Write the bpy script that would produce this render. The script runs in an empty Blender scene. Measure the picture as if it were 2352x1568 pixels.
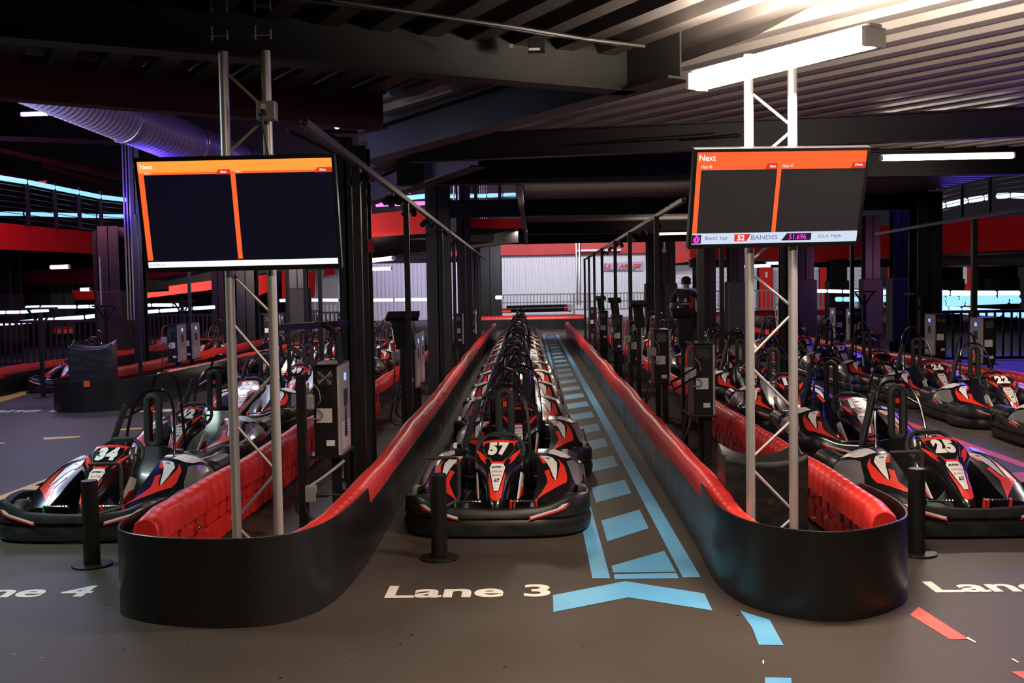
import bpy, bmesh, math, random
from mathutils import Vector, Matrix
random.seed(7)
sc = bpy.context.scene
COL = sc.collection
PI = math.pi

# ------------------------------------------------------------------ camera
FPX, CAMH = 2450.0, 1.62                      # focal length in px of the 2352 px wide frame, eye height
_n = Vector(((1225 - 1176) / FPX, (784 - 662) / FPX, -1)).normalized()   # lane direction seen in camera space
_d = Vector((1, .0163, 0)).normalized()
_up = _d.cross(_n).normalized()
_rt = _n.cross(_up)
RCAM = Matrix((_rt, _n, _up))                 # camera space -> world
cd = bpy.data.cameras.new('camera'); cam = bpy.data.objects.new('camera', cd); COL.objects.link(cam)
cam.matrix_world = Matrix.Translation((0, 0, CAMH)) @ RCAM.to_4x4()
cd.sensor_width = 36; cd.lens = FPX / 2352 * 36; cd.clip_start = .05; cd.clip_end = 300
sc.camera = cam

def ray(px, py):
    return RCAM @ Vector(((px - 1176) / FPX, (784 - py) / FPX, -1))
def P(px, py, Y):
    r = ray(px, py); return Vector((0, 0, CAMH)) + r * (Y / r.y)
def F(px, py, z=0.):
    r = ray(px, py); return Vector((0, 0, CAMH)) + r * ((z - CAMH) / r.z)

# ------------------------------------------------------------------ colour management, world
sc.view_settings.view_transform = 'Standard'; sc.view_settings.look = 'None'
sc.view_settings.gamma = 1; sc.view_settings.use_curve_mapping = False
sc.view_settings.exposure = 0.0
w = bpy.data.worlds.new('world'); sc.world = w; w.use_nodes = True
bgn = w.node_tree.nodes['Background']; bgn.inputs[0].default_value = (.20, .15, .30, 1); bgn.inputs[1].default_value = .045

# ------------------------------------------------------------------ large lights: lamps, and added fills with no fixture
def area(name, loc, target, sx, sy, power, color, spread=180):
    l = bpy.data.lights.new(name, 'AREA'); l.shape = 'RECTANGLE'; l.size = sx; l.size_y = sy
    l.energy = power; l.color = color; l.spread = math.radians(spread)
    o = bpy.data.objects.new(name, l); COL.objects.link(o); o.location = loc
    o.rotation_euler = (Vector(target) - Vector(loc)).to_track_quat('-Z', 'Y').to_euler()
    return o
def point(name, loc, power, color, r=.15):
    l = bpy.data.lights.new(name, 'POINT'); l.energy = power; l.color = color; l.shadow_soft_size = r
    o = bpy.data.objects.new(name, l); COL.objects.link(o); o.location = loc
    return o
WARM = (1, .86, .70); COOL = (.80, .95, 1); BLUE = (.16, .10, 1); PURP = (.42, .22, 1)
area('lane_lamp_and_fill', (1.45, 5.45, 2.64), (1.45, 5.4, 0), 1.3, .12, 105, WARM)
area('lane_lamp_and_fill', (1.45, 5.50, 2.80), (1.75, 5.9, 9), 1.3, .12, 230, (1, .84, .66))
area('lane_lamp_and_fill', (1.2, 16, 2.5), (1.2, 16, 9), 3, 1, 6, (1, .80, .66))  # added bounce from below to lift the dark deck
area('lane_lamp_and_fill', (3.4, 24, 2.6), (3.4, 24, 9), 2, .3, 22, WARM)
area('track_fill', (6.5, 9, 2.2), (4.6, 8, 3.2), 1, .3, 50, (.14, .08, 1))  # added blue wash that streaks the deck ribs
area('lane_lamp_and_fill', (-5.6, 11, 3.0), (-5.2, 11, 0), 2, .3, 52, (.62, .70, 1))  # added fill, no fixture here, brightens the left lane floor
area('lane_lamp_and_fill', (-4.6, 6.0, 2.9), (-4.2, 6.4, 0), 1.3, .15, 115, (.78, 1, .96))
area('lane_lamp_and_fill', (4.4, 11.5, 2.84), (4.4, 11.4, 0), 1.3, .12, 70, WARM)
area('lane_lamp_and_fill', (4.4, 11.5, 2.98), (4.4, 11.6, 9), 1.3, .12, 14, WARM)
area('lane_lamp_and_fill', (3.5, 26.5, 2.82), (3.4, 26.5, 0), 1.3, .12, 150, WARM)
area('lane_lamp_and_fill', (0.2, 15.5, 2.9), (0.0, 15.5, 0), 1.3, .12, 55, WARM)
area('lane_lamp_and_fill', (0.0, 24, 2.9), (0.0, 24, 0), 1.3, .12, 80, WARM)
area('lane_lamp_and_fill', (0.4, 2.6, 3.0), (0.4, 4.2, 0), 1.6, .2, 62, (1, .74, .54), 130)
area('hall_lamp_and_fill', (1.5, 50, 6.5), (1.5, 58, 1.5), 12, 1.5, 850, (.95, .94, 1))
area('hall_lamp_and_fill', (-9, 50, 6.5), (-9, 58, 1.5), 10, 1.5, 330, (.62, .45, 1))
area('hall_lamp_and_fill', (22, 46, 5.5), (20, 58, 1.5), 22, 1.5, 750, (.82, .86, 1))
area('hall_lamp_and_fill', (0, 37.5, 3.2), (0, 40, 0), 3, .5, 300, (.9, .92, 1))
area('track_fill', (-9, 19, 3.4), (-6.2, 16, 0), 2, .5, 45, (.62, .55, 1))
area('track_fill', (-4, 14, 2.9), (-4, 14, 0), 2, .3, 55, (.9, .85, 1))
area('track_fill', (-4.5, 22, 2.9), (-4.5, 22, 0), 2, .3, 75, WARM)
area('track_fill', (9.0, 22, 4.2), (6.5, 20, .5), 5, 1.5, 150, BLUE)
area('track_fill', (9.0, 14, 3.2), (5.5, 12, .3), 2, 1, 40, (1, .82, .78))
area('track_fill', (-12, 24, 5.5), (-9.5, 29, 2.5), 5, 1, 110, (.45, .2, 1))
area('track_fill', (-8.5, 13, 3.6), (-6.5, 17, 4.5), 3, 1, 200, (.52, .44, 1))
area('track_fill', (-7, 17.5, 3.2), (-6.3, 18.5, 4.6), 2.5, .4, 60, (.10, .04, 1))
area('track_fill', (-7, 23, 2.5), (-3, 26, 3.1), 3, 1, 190, (1, .80, .72))
area('track_fill', (9, 24, 2.0), (12, 34, 3), 4, 1, 75, (.8, .30, .62))
area('track_fill', (11, 25, 2.2), (5, 19, 1.2), 3, 1.5, 95, (.14, .06, 1))  # added blue wash in place of the glow around the right tubes
area('track_fill', (-12, 34.5, 1.9), (-10.5, 40, 2.2), 4, 1, 200, (1, .8, .75))
area('track_fill', (-10.2, 21, 3.9), (-12.2, 27.5, 3.05), 2, .5, 110, (1, .30, .55))  # added pink fill that brightens the left track fascia
area('hall_lamp_and_fill', (-16, 34, 5), (-16, 38, 12), 10, 6, 160, (.6, .14, .34))  # added weak red fill under the dark roof
point('track_fill', (-5.2, 13, 4.6), 14, BLUE)
point('track_fill', (1.0, 19, 6.0), 120, PURP)

# ------------------------------------------------------------------ materials
def mat(name, color, rough=.5, metal=0., emit=None, es=0., coat=0., noise=None, bump=None, spec=.5):
    m = bpy.data.materials.new(name); m.use_nodes = True
    nt = m.node_tree; b = nt.nodes['Principled BSDF']
    b.inputs['Base Color'].default_value = (*color, 1); b.inputs['Roughness'].default_value = rough
    b.inputs['Metallic'].default_value = metal; b.inputs['Coat Weight'].default_value = coat
    b.inputs['Coat Roughness'].default_value = .08; b.inputs['Specular IOR Level'].default_value = spec
    if emit: b.inputs['Emission Color'].default_value = (*emit, 1); b.inputs['Emission Strength'].default_value = es
    if noise:                                  # (scale, colour2, roughness spread, z stretch)
        tc = nt.nodes.new('ShaderNodeTexCoord'); mp = nt.nodes.new('ShaderNodeMapping'); mp.inputs['Scale'].default_value = noise[3] if len(noise) > 3 else (1, 1, 1)
        nz = nt.nodes.new('ShaderNodeTexNoise'); nz.inputs['Scale'].default_value = noise[0]; nz.inputs['Detail'].default_value = 6
        nt.links.new(tc.outputs['Object'], mp.inputs[0]); nt.links.new(mp.outputs[0], nz.inputs['Vector'])
        rp = nt.nodes.new('ShaderNodeValToRGB'); rp.color_ramp.elements[0].position = .38; rp.color_ramp.elements[1].position = .66
        rp.color_ramp.elements[0].color = (*color, 1); rp.color_ramp.elements[1].color = (*noise[1], 1)
        nt.links.new(nz.outputs['Fac'], rp.inputs[0]); nt.links.new(rp.outputs[0], b.inputs['Base Color'])
        mr = nt.nodes.new('ShaderNodeMapRange'); mr.inputs['To Min'].default_value = rough - noise[2]; mr.inputs['To Max'].default_value = rough + noise[2]
        nt.links.new(nz.outputs['Fac'], mr.inputs['Value']); nt.links.new(mr.outputs[0], b.inputs['Roughness'])
    if bump:
        tc = nt.nodes.new('ShaderNodeTexCoord'); nz = nt.nodes.new('ShaderNodeTexNoise'); nz.inputs['Scale'].default_value = bump[0]
        bp = nt.nodes.new('ShaderNodeBump'); bp.inputs['Strength'].default_value = bump[1]
        nt.links.new(tc.outputs['Object'], nz.inputs['Vector']); nt.links.new(nz.outputs['Fac'], bp.inputs['Height']); nt.links.new(bp.outputs[0], b.inputs['Normal'])
    return m
M = dict(
    floor=mat('floor_paint', (.054, .041, .034), .52, noise=(.9, (.068, .054, .046), .06), bump=(60, .03), spec=.22),
    blue=mat('blue_floor_paint', (.10, .36, .64), .42, noise=(2.5, (.15, .43, .68), .08)),
    yellow=mat('yellow_floor_paint', (.72, .42, .05), .45, noise=(3, (.62, .36, .05), .05)),
    redp=mat('red_floor_paint', (.68, .07, .03), .45, noise=(3, (.6, .06, .03), .05)),
    whitep=mat('white_floor_paint', (.82, .76, .68), .5, noise=(9, (.70, .64, .58), .05)),
    black=mat('black_plastic_gloss', (.008, .008, .009), .22, coat=.4),
    bumper=mat('black_bumper_plastic', (.011, .011, .011), .33, noise=(7, (.022, .021, .020), .10, (1, 1, 3)), spec=.38),
    rubber=mat('black_rubber', (.012, .012, .012), .6),
    skirt=mat('black_polyethylene_sheet', (.010, .010, .010), .30, noise=(2.2, (.017, .017, .017), .12, (1, 1, .25)), bump=(25, .02), spec=.32),
    red=mat('red_plastic', (.70, .028, .018), .36, noise=(1.2, (.58, .022, .018), .08)),
    redg=mat('red_sticker', (.78, .035, .02), .28, coat=.3),
    whiteg=mat('white_sticker', (.78, .74, .72), .28, coat=.3),
    greyg=mat('grey_sticker', (.16, .15, .15), .28, coat=.3),
    num=mat('number_sticker', (.86, .82, .76), .4),
    seat=mat('black_fibreglass', (.010, .010, .011), .25, coat=.3),
    silver=mat('silver_fibreglass', (.42, .41, .40), .34, metal=.6),
    steel=mat('brushed_steel', (.55, .53, .50), .3, metal=1),
    alu=mat('aluminium_tube', (.52, .50, .49), .42, metal=.45, noise=(14, (.44, .42, .41), .08, (1, 1, .3))), railsteel=mat('slotted_rail_steel', (.13, .11, .105), .45, metal=.5),
    blacksteel=mat('black_painted_steel', (.008, .0075, .0075), .38, noise=(3, (.012, .011, .010), .06, (1, 1, .2)), spec=.32),
    brownsteel=mat('dark_brown_painted_steel', (.035, .026, .022), .45),
    padding=mat('black_padding', (.016, .015, .015), .7, bump=(80, .1)),
    green=mat('green_anodised', (.02, .38, .10), .35), pedred=mat('red_anodised', (.75, .03, .02), .35),
    tag=mat('paper_label', (.62, .58, .54), .6), beige=mat('beige_enamel', (.34, .29, .26), .45),
    greybox=mat('grey_metal_box', (.30, .29, .28), .45, metal=.4), cable=mat('cable_sheath', (.01, .01, .01), .5),
    redcable=mat('red_cable', (.45, .03, .02), .5), greycable=mat('grey_cable', (.25, .24, .22), .5),
    deck_shade_tone=mat('galvanised_deck_shade_tone', (.026, .022, .021), .45, metal=.2, noise=(3, (.034, .029, .027), .08)),  # shade over the near left deck put into the sheet colour
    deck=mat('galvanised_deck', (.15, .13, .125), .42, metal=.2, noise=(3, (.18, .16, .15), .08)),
    deck_lit_tone=mat('galvanised_deck_lit_tone', (.50, .46, .43), .40, metal=.3, noise=(2, (.42, .38, .36), .08)),  # lamp light on the right ribs put into the sheet colour
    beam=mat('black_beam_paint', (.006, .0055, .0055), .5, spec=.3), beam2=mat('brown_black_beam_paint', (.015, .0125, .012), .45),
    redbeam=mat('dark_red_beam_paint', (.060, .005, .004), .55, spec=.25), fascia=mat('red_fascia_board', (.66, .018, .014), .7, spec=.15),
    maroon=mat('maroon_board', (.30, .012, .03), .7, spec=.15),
    wallw=mat('white_metal_cladding', (.72, .72, .76), .5), wallr=mat('red_painted_board', (.55, .035, .03), .55, noise=(1.5, (.47, .03, .028), .03)),
    dark=mat('dark_wall_paint', (.022, .016, .022), .8), roof=mat('dark_roof_paint', (.018, .012, .016), .8),
    duct=mat('spiral_duct_metal', (.55, .55, .60), .38, metal=.45), fence=mat('fence_paint', (.014, .013, .02), .45),
    tube=mat('lamp_tube', (1, 1, 1), .5, emit=(1, .90, .74), es=22), tubefar=mat('far_lamp_tube', (1, 1, 1), .5, emit=(1, .88, .72), es=4),
    led=mat('blue_led_tube', (.3, .6, 1), .5, emit=(.27, .66, 1), es=1.25), ledw=mat('pale_blue_led_tube', (.6, .8, 1), .5, emit=(.72, .84, 1), es=1.3),
    pink=mat('pink_led_tube', (1, .3, .8), .5, emit=(1, .14, .62), es=1.8), spark=mat('spot_lens', (1, 1, 1), .4, emit=(1, .95, .9), es=5),
    screen_dark=mat('screen_dark', (.004, .004, .008), .22, emit=(.004, .0035, .010), es=1), bezel=mat('screen_bezel', (.012, .011, .012), .3),
    screen_glare=mat('screen_panel_glare', (.01, .01, .01), .3, emit=(.022, .018, .019), es=1),  # faint emission stands in for lamp glare over the right screen
    s_orange=mat('screen_orange', (0, 0, 0), .4, emit=(1, .135, .03), es=1.0), s_orange2=mat('screen_bright_orange', (0, 0, 0), .4, emit=(1, .36, .05), es=1.05),
    s_red=mat('screen_red', (0, 0, 0), .4, emit=(.75, .035, .02), es=1.0), s_white=mat('screen_white', (0, 0, 0), .4, emit=(.95, .96, 1), es=1.05),
    s_pale=mat('screen_pale_blue', (0, 0, 0), .4, emit=(.66, .74, .92), es=1), s_text=mat('screen_text_grey', (0, 0, 0), .4, emit=(.16, .19, .30), es=1),
    s_black=mat('screen_text_dark', (0, 0, 0), .4, emit=(.02, .01, .03), es=1), s_pink=mat('screen_pink', (0, 0, 0), .4, emit=(.85, .05, .75), es=1.1),
    blackprint=mat('black_print', (.02, .02, .02), .5), redprint=mat('red_print', (.75, .05, .04), .5), greenprint=mat('green_print', (.25, .40, .08), .5),
    skin=mat('skin', (.45, .25, .18), .5), cloth=mat('dark_shirt', (.022, .016, .018), .8), clothw=mat('white_shirt_panel', (.55, .5, .58), .8),
    clothr=mat('red_shirt_panel', (.62, .04, .025), .8), hair=mat('black_hair_and_cap', (.008, .008, .009), .8),
    display=mat('lit_charger_display', (.1, .2, .9), .4, emit=(.12, .28, 1), es=2.2), signbg=mat('sign_backing', (.45, .42, .60), .5),
    exit=mat('exit_sign_red', (.8, .05, .05), .5, emit=(1, .03, .05), es=1.2), orange=mat('orange_tape', (.85, .10, .02), .5),
)

# ------------------------------------------------------------------ mesh helpers
class MB:
    def __init__(s): s.v = []; s.f = []; s.m = []; s.mi = 0
    def add(s, vs, fs):
        o = len(s.v); s.v += [tuple(p) for p in vs]
        for f in fs: s.f.append(tuple(i + o for i in f)); s.m.append(s.mi)
        return s
    def box(s, x0, x1, y0, y1, z0, z1, mx=None):
        vs = [Vector((x, y, z)) for z in (z0, z1) for y in (y0, y1) for x in (x0, x1)]
        if mx is not None: vs = [mx @ p for p in vs]
        return s.add(vs, [(0, 2, 3, 1), (4, 5, 7, 6), (0, 1, 5, 4), (2, 6, 7, 3), (0, 4, 6, 2), (1, 3, 7, 5)])
    def bar(s, a, b, w, h, upv=(0, 0, 1)):
        a = Vector(a); b = Vector(b); t = (b - a).normalized(); u = Vector(upv)
        if abs(t.dot(u)) > .98: u = Vector((0, 1, 0))
        sd = t.cross(u).normalized(); u = sd.cross(t)
        vs = []
        for p in (a, b):
            for i, j in ((-1, -1), (1, -1), (1, 1), (-1, 1)): vs.append(p + sd * (i * w / 2) + u * (j * h / 2))
        return s.add(vs, [(0, 1, 2, 3), (7, 6, 5, 4), (0, 4, 5, 1), (1, 5, 6, 2), (2, 6, 7, 3), (3, 7, 4, 0)])
    def tube(s, pts, r, n=8, cap=True, closed=False):
        pts = [Vector(p) for p in pts]; rings = []; k = len(pts); pu = None
        for i, p in enumerate(pts):
            if closed: t = (pts[(i + 1) % k] - pts[i - 1]).normalized()
            else: t = (pts[min(i + 1, k - 1)] - pts[max(i - 1, 0)]).normalized()
            if pu is None:
                pu = Vector((0, 0, 1)) if abs(t.z) < .9 else Vector((0, 1, 0))
            sd = t.cross(pu)
            if sd.length < 1e-4: sd = t.orthogonal()
            sd.normalize(); u = sd.cross(t).normalized(); pu = u
            rr = r[i] if isinstance(r, (list, tuple)) else r
            rings.append([p + sd * math.cos(2 * PI * j / n) * rr + u * math.sin(2 * PI * j / n) * rr for j in range(n)])
        return s.loft(rings, True, cap, closed)
    def loft(s, rings, ringclosed=True, cap=False, closed=False):
        n = len(rings[0]); vs = [p for r in rings for p in r]; fs = []; k = len(rings)
        for i in range(k if closed else k - 1):
            a, b = i * n, ((i + 1) % k) * n
            for j in range(n if ringclosed else n - 1):
                j2 = (j + 1) % n; fs.append((a + j, a + j2, b + j2, b + j))
        if cap and not closed: fs.append(tuple(range(n - 1, -1, -1))); fs.append(tuple((k - 1) * n + j for j in range(n)))
        return s.add(vs, fs)
    def cyl(s, c, r, z0, z1, n=16, r2=None):
        r2 = r if r2 is None else r2
        return s.loft([[(c[0] + rr * math.cos(2 * PI * j / n), c[1] + rr * math.sin(2 * PI * j / n), z) for j in range(n)] for rr, z in ((r, z0), (r2, z1))], True, True)
    def prism(s, poly, h):                     # poly: 3D points, extruded by vector h
        h = Vector(h); n = len(poly); a = [Vector(p) for p in poly]
        return s.add(a + [p + h for p in a], [tuple(range(n - 1, -1, -1)), tuple(range(n, 2 * n))] + [(i, (i + 1) % n, n + (i + 1) % n, n + i) for i in range(n)])
    def build(s, name, mats, parent=None, smooth=False, bev=0, loc=None):
        me = bpy.data.meshes.new(name); me.from_pydata(s.v, [], s.f)
        mats = mats if isinstance(mats, (list, tuple)) else [mats]
        for m in mats: me.materials.append(M[m])
        me.polygons.foreach_set('material_index', s.m)
        bm = bmesh.new(); bm.from_mesh(me); bmesh.ops.recalc_face_normals(bm, faces=bm.faces); bm.to_mesh(me); bm.free()
        o = bpy.data.objects.new(name, me); COL.objects.link(o)
        if smooth:
            me.shade_smooth()
            if smooth != 2: me.set_sharp_from_angle(angle=math.radians(40))
        if bev:
            b = o.modifiers.new('bevel', 'BEVEL'); b.width = bev; b.segments = 2; b.limit_method = 'ANGLE'
        if parent: o.parent = parent
        if loc is not None: o.location = loc
        return o
def tag(o, label=None, cat=None, group=None, kind=None):
    if label: o['label'] = label
    if cat: o['category'] = cat
    if group: o['group'] = group
    if kind: o['kind'] = kind
    return o
def thing(name, label, cat, loc=(0, 0, 0), rz=0., group=None):
    o = bpy.data.objects.new(name, None); COL.objects.link(o); o.location = loc; o.rotation_euler = (0, 0, rz)
    o.empty_display_size = .1
    return tag(o, label, cat, group)
def copy_tree(o, parent=None):
    c = o.copy(); COL.objects.link(c)
    if parent: c.parent = parent
    for ch in list(o.children): copy_tree(ch, c)
    return c
def struct(o): o['kind'] = 'structure'; return o
def text_mesh(txt, size=1., bold=0., shear=0., cond=1., align='CENTER', spacing=1.):
    """letters as flat triangles: returns (verts2d, faces)"""
    c = bpy.data.curves.new('lettering', 'FONT'); c.body = txt; c.size = size; c.offset = bold; c.shear = shear
    c.align_x = align; c.align_y = 'CENTER'; c.resolution_u = 4; c.space_character = spacing
    o = bpy.data.objects.new('lettering', c); COL.objects.link(o)
    dg = bpy.context.evaluated_depsgraph_get(); me = bpy.data.meshes.new_from_object(o.evaluated_get(dg))
    vs = [(v.co.x * cond, v.co.y) for v in me.vertices]; fs = [tuple(p.vertices) for p in me.polygons]
    bpy.data.objects.remove(o); bpy.data.curves.remove(c); bpy.data.meshes.remove(me)
    return vs, fs
def text_fit(txt, w, h, bold=0., shear=0., spacing=1.):
    """letters scaled to a w x h box centred on 0"""
    vs, fs = text_mesh(txt, 1., bold, shear, spacing=spacing)
    x0 = min(v[0] for v in vs); x1 = max(v[0] for v in vs); y0 = min(v[1] for v in vs); y1 = max(v[1] for v in vs)
    return [((v[0] - (x0 + x1) / 2) / (x1 - x0) * w, (v[1] - (y0 + y1) / 2) / (y1 - y0) * h) for v in vs], fs
def decal(mb, poly, fn, ga=(), gb=(), off=.003):
    """flat polygon in a surface's own (a, b) coordinates, cut on grid lines and laid on the surface"""
    bm = bmesh.new(); vs = [bm.verts.new((a, b, 0)) for a, b in poly]; bm.faces.new(vs)
    for k, g in ((0, ga), (1, gb)):
        no = Vector((1, 0, 0)) if k == 0 else Vector((0, 1, 0))
        for q in g:
            bmesh.ops.bisect_plane(bm, geom=bm.verts[:] + bm.edges[:] + bm.faces[:], plane_co=no * q, plane_no=no, dist=1e-6)
    bmesh.ops.triangulate(bm, faces=bm.faces[:])
    out = lay([(v.co.x, v.co.y) for v in bm.verts], fn, off)
    bm.verts.index_update(); fs = [tuple(v.index for v in f.verts) for f in bm.faces]; bm.free()
    mb.add(out, fs)
def lay(pts, fn, off):
    out = []
    for a, b in pts:
        e = 1e-3; p = Vector(fn(a, b)); da = Vector(fn(a + e, b)) - Vector(fn(a - e, b)); db = Vector(fn(a, b + e)) - Vector(fn(a, b - e))
        n = da.cross(db)
        n = n.normalized() if n.length > 1e-12 else Vector((0, 0, 1))
        if n.z < 0: n = -n
        out.append(p + n * off)
    return out

# ------------------------------------------------------------------ kart surfaces
def interp(tab, s):
    if s <= tab[0][0]: return tab[0][1]
    for (a, va), (b, vb) in zip(tab, tab[1:]):
        if s <= b:
            k = (s - a) / (b - a)
            return va + (vb - va) * k
    return tab[-1][1]
POD_XI = [(0, .25), (.3, .27), (.6, .26), (1, .28)]
POD_XO = [(0, .42), (.12, .50), (.3, .575), (.55, .615), (.8, .62), (1, .58)]
POD_ZT = [(0, .20), (.2, .255), (.45, .345), (.65, .41), (.78, .425), (.9, .40), (1, .33)]
def pod(s, u):
    """side pod shell: s 0 front .. 1 rear, u 0 inner edge .. 1 outer edge (x fraction)"""
    y = -.74 + 1.12 * s
    xi, xo, zt = interp(POD_XI, s), interp(POD_XO, s), interp(POD_ZT, s)
    u = min(max(u, 0), 1)
    z = .15 + (zt - .15) * max(0., 1 - u ** 2.6) ** .62
    return (xi + (xo - xi) * u, y, z)
NOSE_Y = [(0, -.80), (.08, -.78), (.25, -.70), (.5, -.555), (.72, -.42), (.88, -.31), (.97, -.25), (1, -.225)]
NOSE_Z = [(0, .175), (.08, .21), (.25, .285), (.5, .38), (.72, .455), (.88, .515), (.97, .545), (1, .545)]
NOSE_W = [(0, .024), (.1, .036), (.3, .05), (.45, .062), (.55, .08), (.64, .115), (.72, .15), (.78, .156), (.88, .135), (.96, .12), (1, .10)]
def nose(s, x):
    """centre fairing top face: s 0 tip .. 1 top, x metres"""
    w = interp(NOSE_W, s)
    d = .012 * (x / w) ** 2
    return (x, interp(NOSE_Y, s) + d * .5, interp(NOSE_Z, s) - d)

# ================================================================== THE KART (front faces -Y, origin on the floor under its middle)
RING = [(0, -.955), (.20, -.95), (.36, -.93), (.48, -.88), (.56, -.79), (.602, -.67), (.615, -.52), (.605, -.38), (.60, -.25), (.615, -.05), (.625, .2), (.62, .45), (.61, .62), (.55, .78), (.44, .88), (.28, .93), (0, .945)]
def catmull(pts, k):
    out = []
    for i in range(len(pts) - 1):
        p0 = Vector(pts[max(i - 1, 0)]); p1 = Vector(pts[i]); p2 = Vector(pts[i + 1]); p3 = Vector(pts[min(i + 2, len(pts) - 1)])
        for j in range(k):
            t = j / k; out.append(.5 * ((2 * p1) + (-p0 + p2) * t + (2 * p0 - 5 * p1 + 4 * p2 - p3) * t * t + (-p0 + 3 * p1 - 3 * p2 + p3) * t ** 3))
    out.append(Vector(pts[-1])); return out
def sweep_plan(mb, path, prof):
    """path: plan points (x, y[, lift]); prof(i, n) -> list of (outward, z)"""
    n = len(path); rings = []
    for i, p in enumerate(path):
        a = path[max(i - 1, 0)]; b = path[min(i + 1, n - 1)]; t = Vector((b[0] - a[0], b[1] - a[1])).normalized(); nr = Vector((t.y, -t.x))
        rings.append([(p[0] + nr.x * d, p[1] + nr.y * d, z) for d, z in prof(i, n)])
    mb.loft(rings, True, True)
def kart_mesh():
    t = thing('go_kart', 'kart', 'kart')
    half = catmull(RING, 4)
    # front bumper: right part reversed + left mirrored
    fr = [p for p in half if p.y < -.40]
    path = [(p.x, p.y) for p in reversed(fr)] + [(-p.x, p.y) for p in fr[1:]]
    def prof(i, n):
        x, y = path[i]; lift = .065 * math.exp(-((abs(x) - .52) / .13) ** 2) - .012 * math.exp(-(x / .2) ** 2)
        tp = .205 + lift
        return [(-.05, .03), (-.012, .008), (.016, .022), (.024, .075), (.004, .122), (.020, .138), (.016, tp - .035), (.002, tp - .008), (-.02, tp), (-.045, tp - .012), (-.055, tp - .05)][::-1]
    path.reverse(); mb = MB(); sweep_plan(mb, path, lambda i, n: prof(i, n)); fb = mb.build('front_bumper', 'bumper', t, smooth=True)
    # stickers on the bumper corners
    def bs(a, b):                               # a: x, b: z  on the bumper's outer face
        sgn = 1 if a > 0 else -1; x = abs(a); y = -.95
        for p, q in zip(half, half[1:]):
            if p.x <= x <= q.x: y = p.y + (q.y - p.y) * (x - p.x) / max(q.x - p.x, 1e-6); break
        k = .5 + x * .6
        return (sgn * x + sgn * .010, y - .030, b)
    for sg in (1, -1):
        wh = MB(); rd = MB()
        W_ = [(.22, .150), (.40, .198), (.435, .222), (.475, .226), (.44, .198), (.40, .185), (.23, .138)]
        R_ = [(.215, .136), (.40, .183), (.445, .196), (.485, .226), (.455, .190), (.40, .172), (.22, .126)]
        for mbx, pl in ((wh, W_), (rd, R_)):
            vs = [Vector(bs(sg * a, b)) + Vector((0, -.004, 0)) for a, b in pl]
            n = len(vs); tri = [(i, (i + 1) % n, n - 1 - i) for i in range(0)]
            half_n = n // 2; fs = [(0, 1, n - 1)] + [(i, i + 1, n - i - 1, n - i) if i + 1 != n - i - 1 else (i, i + 1, n - i) for i in range(1, (n + 1) // 2)]
            mbx.add(vs, fs)
        wh.build('white_flash', 'whiteg', fb); rd.build('red_flash', 'redg', fb)
    # side bumpers, two lips
    for sg in (1, -1):
        sd = [p for p in half if -.44 <= p.y <= .62]
        mb = MB(); pth = [(sg * p.x, p.y) for p in sd]
        if sg > 0: pass
        else: pth.reverse()
        sweep_plan(mb, pth, lambda i, n: [(-.06, .03), (-.01, .02), (.012, .05), (.008, .10), (-.012, .118), (.010, .135), (.004, .165), (-.05, .175)])
        up = [(sg * (p.x - .012), p.y, 0) for p in half if -.72 <= p.y <= .50]
        if sg < 0: up.reverse()
        def pr(i, n):
            k = i / (n - 1); k = k if sg > 0 else 1 - k; lf = .03 * math.sin(k * PI * 2.2) - .008
            e = min(k, 1 - k) * 8; e = min(e, 1)
            return [(-.05, .195 + lf), (0, .185 + lf), (.012 * e, .205 + lf), (.004, .235 + lf), (-.02, .245 + lf), (-.05, .235 + lf)]
        sweep_plan(mb, up, pr)
        mb.build('side_bumper', 'bumper', t, smooth=True)
    rr = [p for p in half if p.y > .60]; path2 = [(p.x, p.y) for p in rr] + [(-p.x, p.y) for p in reversed(rr[:-1])]
    mb = MB(); sweep_plan(mb, path2, lambda i, n: [(-.06, .07), (-.01, .06), (.008, .09), (.0, .15), (.008, .19), (-.01, .24), (-.05, .235)])
    mb.build('rear_bumper', 'bumper', t, smooth=True)
    # floor pan and frame rails
    mb = MB(); mb.prism([(-.30, -.86, .045), (.30, -.86, .045), (.40, -.6, .045), (.36, .5, .045), (.3, .85, .045), (-.3, .85, .045), (-.36, .5, .045), (-.40, -.6, .045)], (0, 0, .012))
    for sg in (1, -1):
        mb.tube([(sg * .30, -.80, .09), (sg * .33, -.3, .09), (sg * .33, .5, .10), (sg * .26, .88, .12)], .016, 6)
    mb.tube([(-.34, -.72, .10), (.34, -.72, .10)], .014, 6); mb.tube([(-.55, .66, .12), (.55, .66, .12)], .018, 8)
    mb.build('chassis', 'blacksteel', t, smooth=True)
    # wheels
    for sx, y, wd, r in ((.50, -.60, .11, .115), (-.50, -.60, .11, .115), (.50, .66, .16, .13), (-.50, .66, .16, .13)):
        mb = MB(); x0 = sx - wd / 2
        prf = [(0, .05), (0, r - .03), (.015, r - .008), (.03, r), (wd - .03, r), (wd - .015, r - .008), (wd, r - .03), (wd, .05)]
        mb.loft([[(x0 + a, y + q * math.cos(2 * PI * j / 18), r + q * math.sin(2 * PI * j / 18)) for a, q in prf] for j in range(18)], False, False, True)
        wl = mb.build('wheel', 'rubber', t, smooth=True)
        h = MB(); h.loft([[(x0 + a, y + q * math.cos(2 * PI * j / 12), r + q * math.sin(2 * PI * j / 12)) for j in range(12)] for a, q in ((.01, .052), (.02, .052), (wd - .02, .052), (wd - .01, .052))], True, True)
        h.build('hub', 'steel', wl, smooth=True)
    # side pods
    SS = [i / 22 for i in range(23)]; UU = [0, .12, .25, .38, .5, .6, .7, .78, .85, .91, .95, .98, 1]
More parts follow.
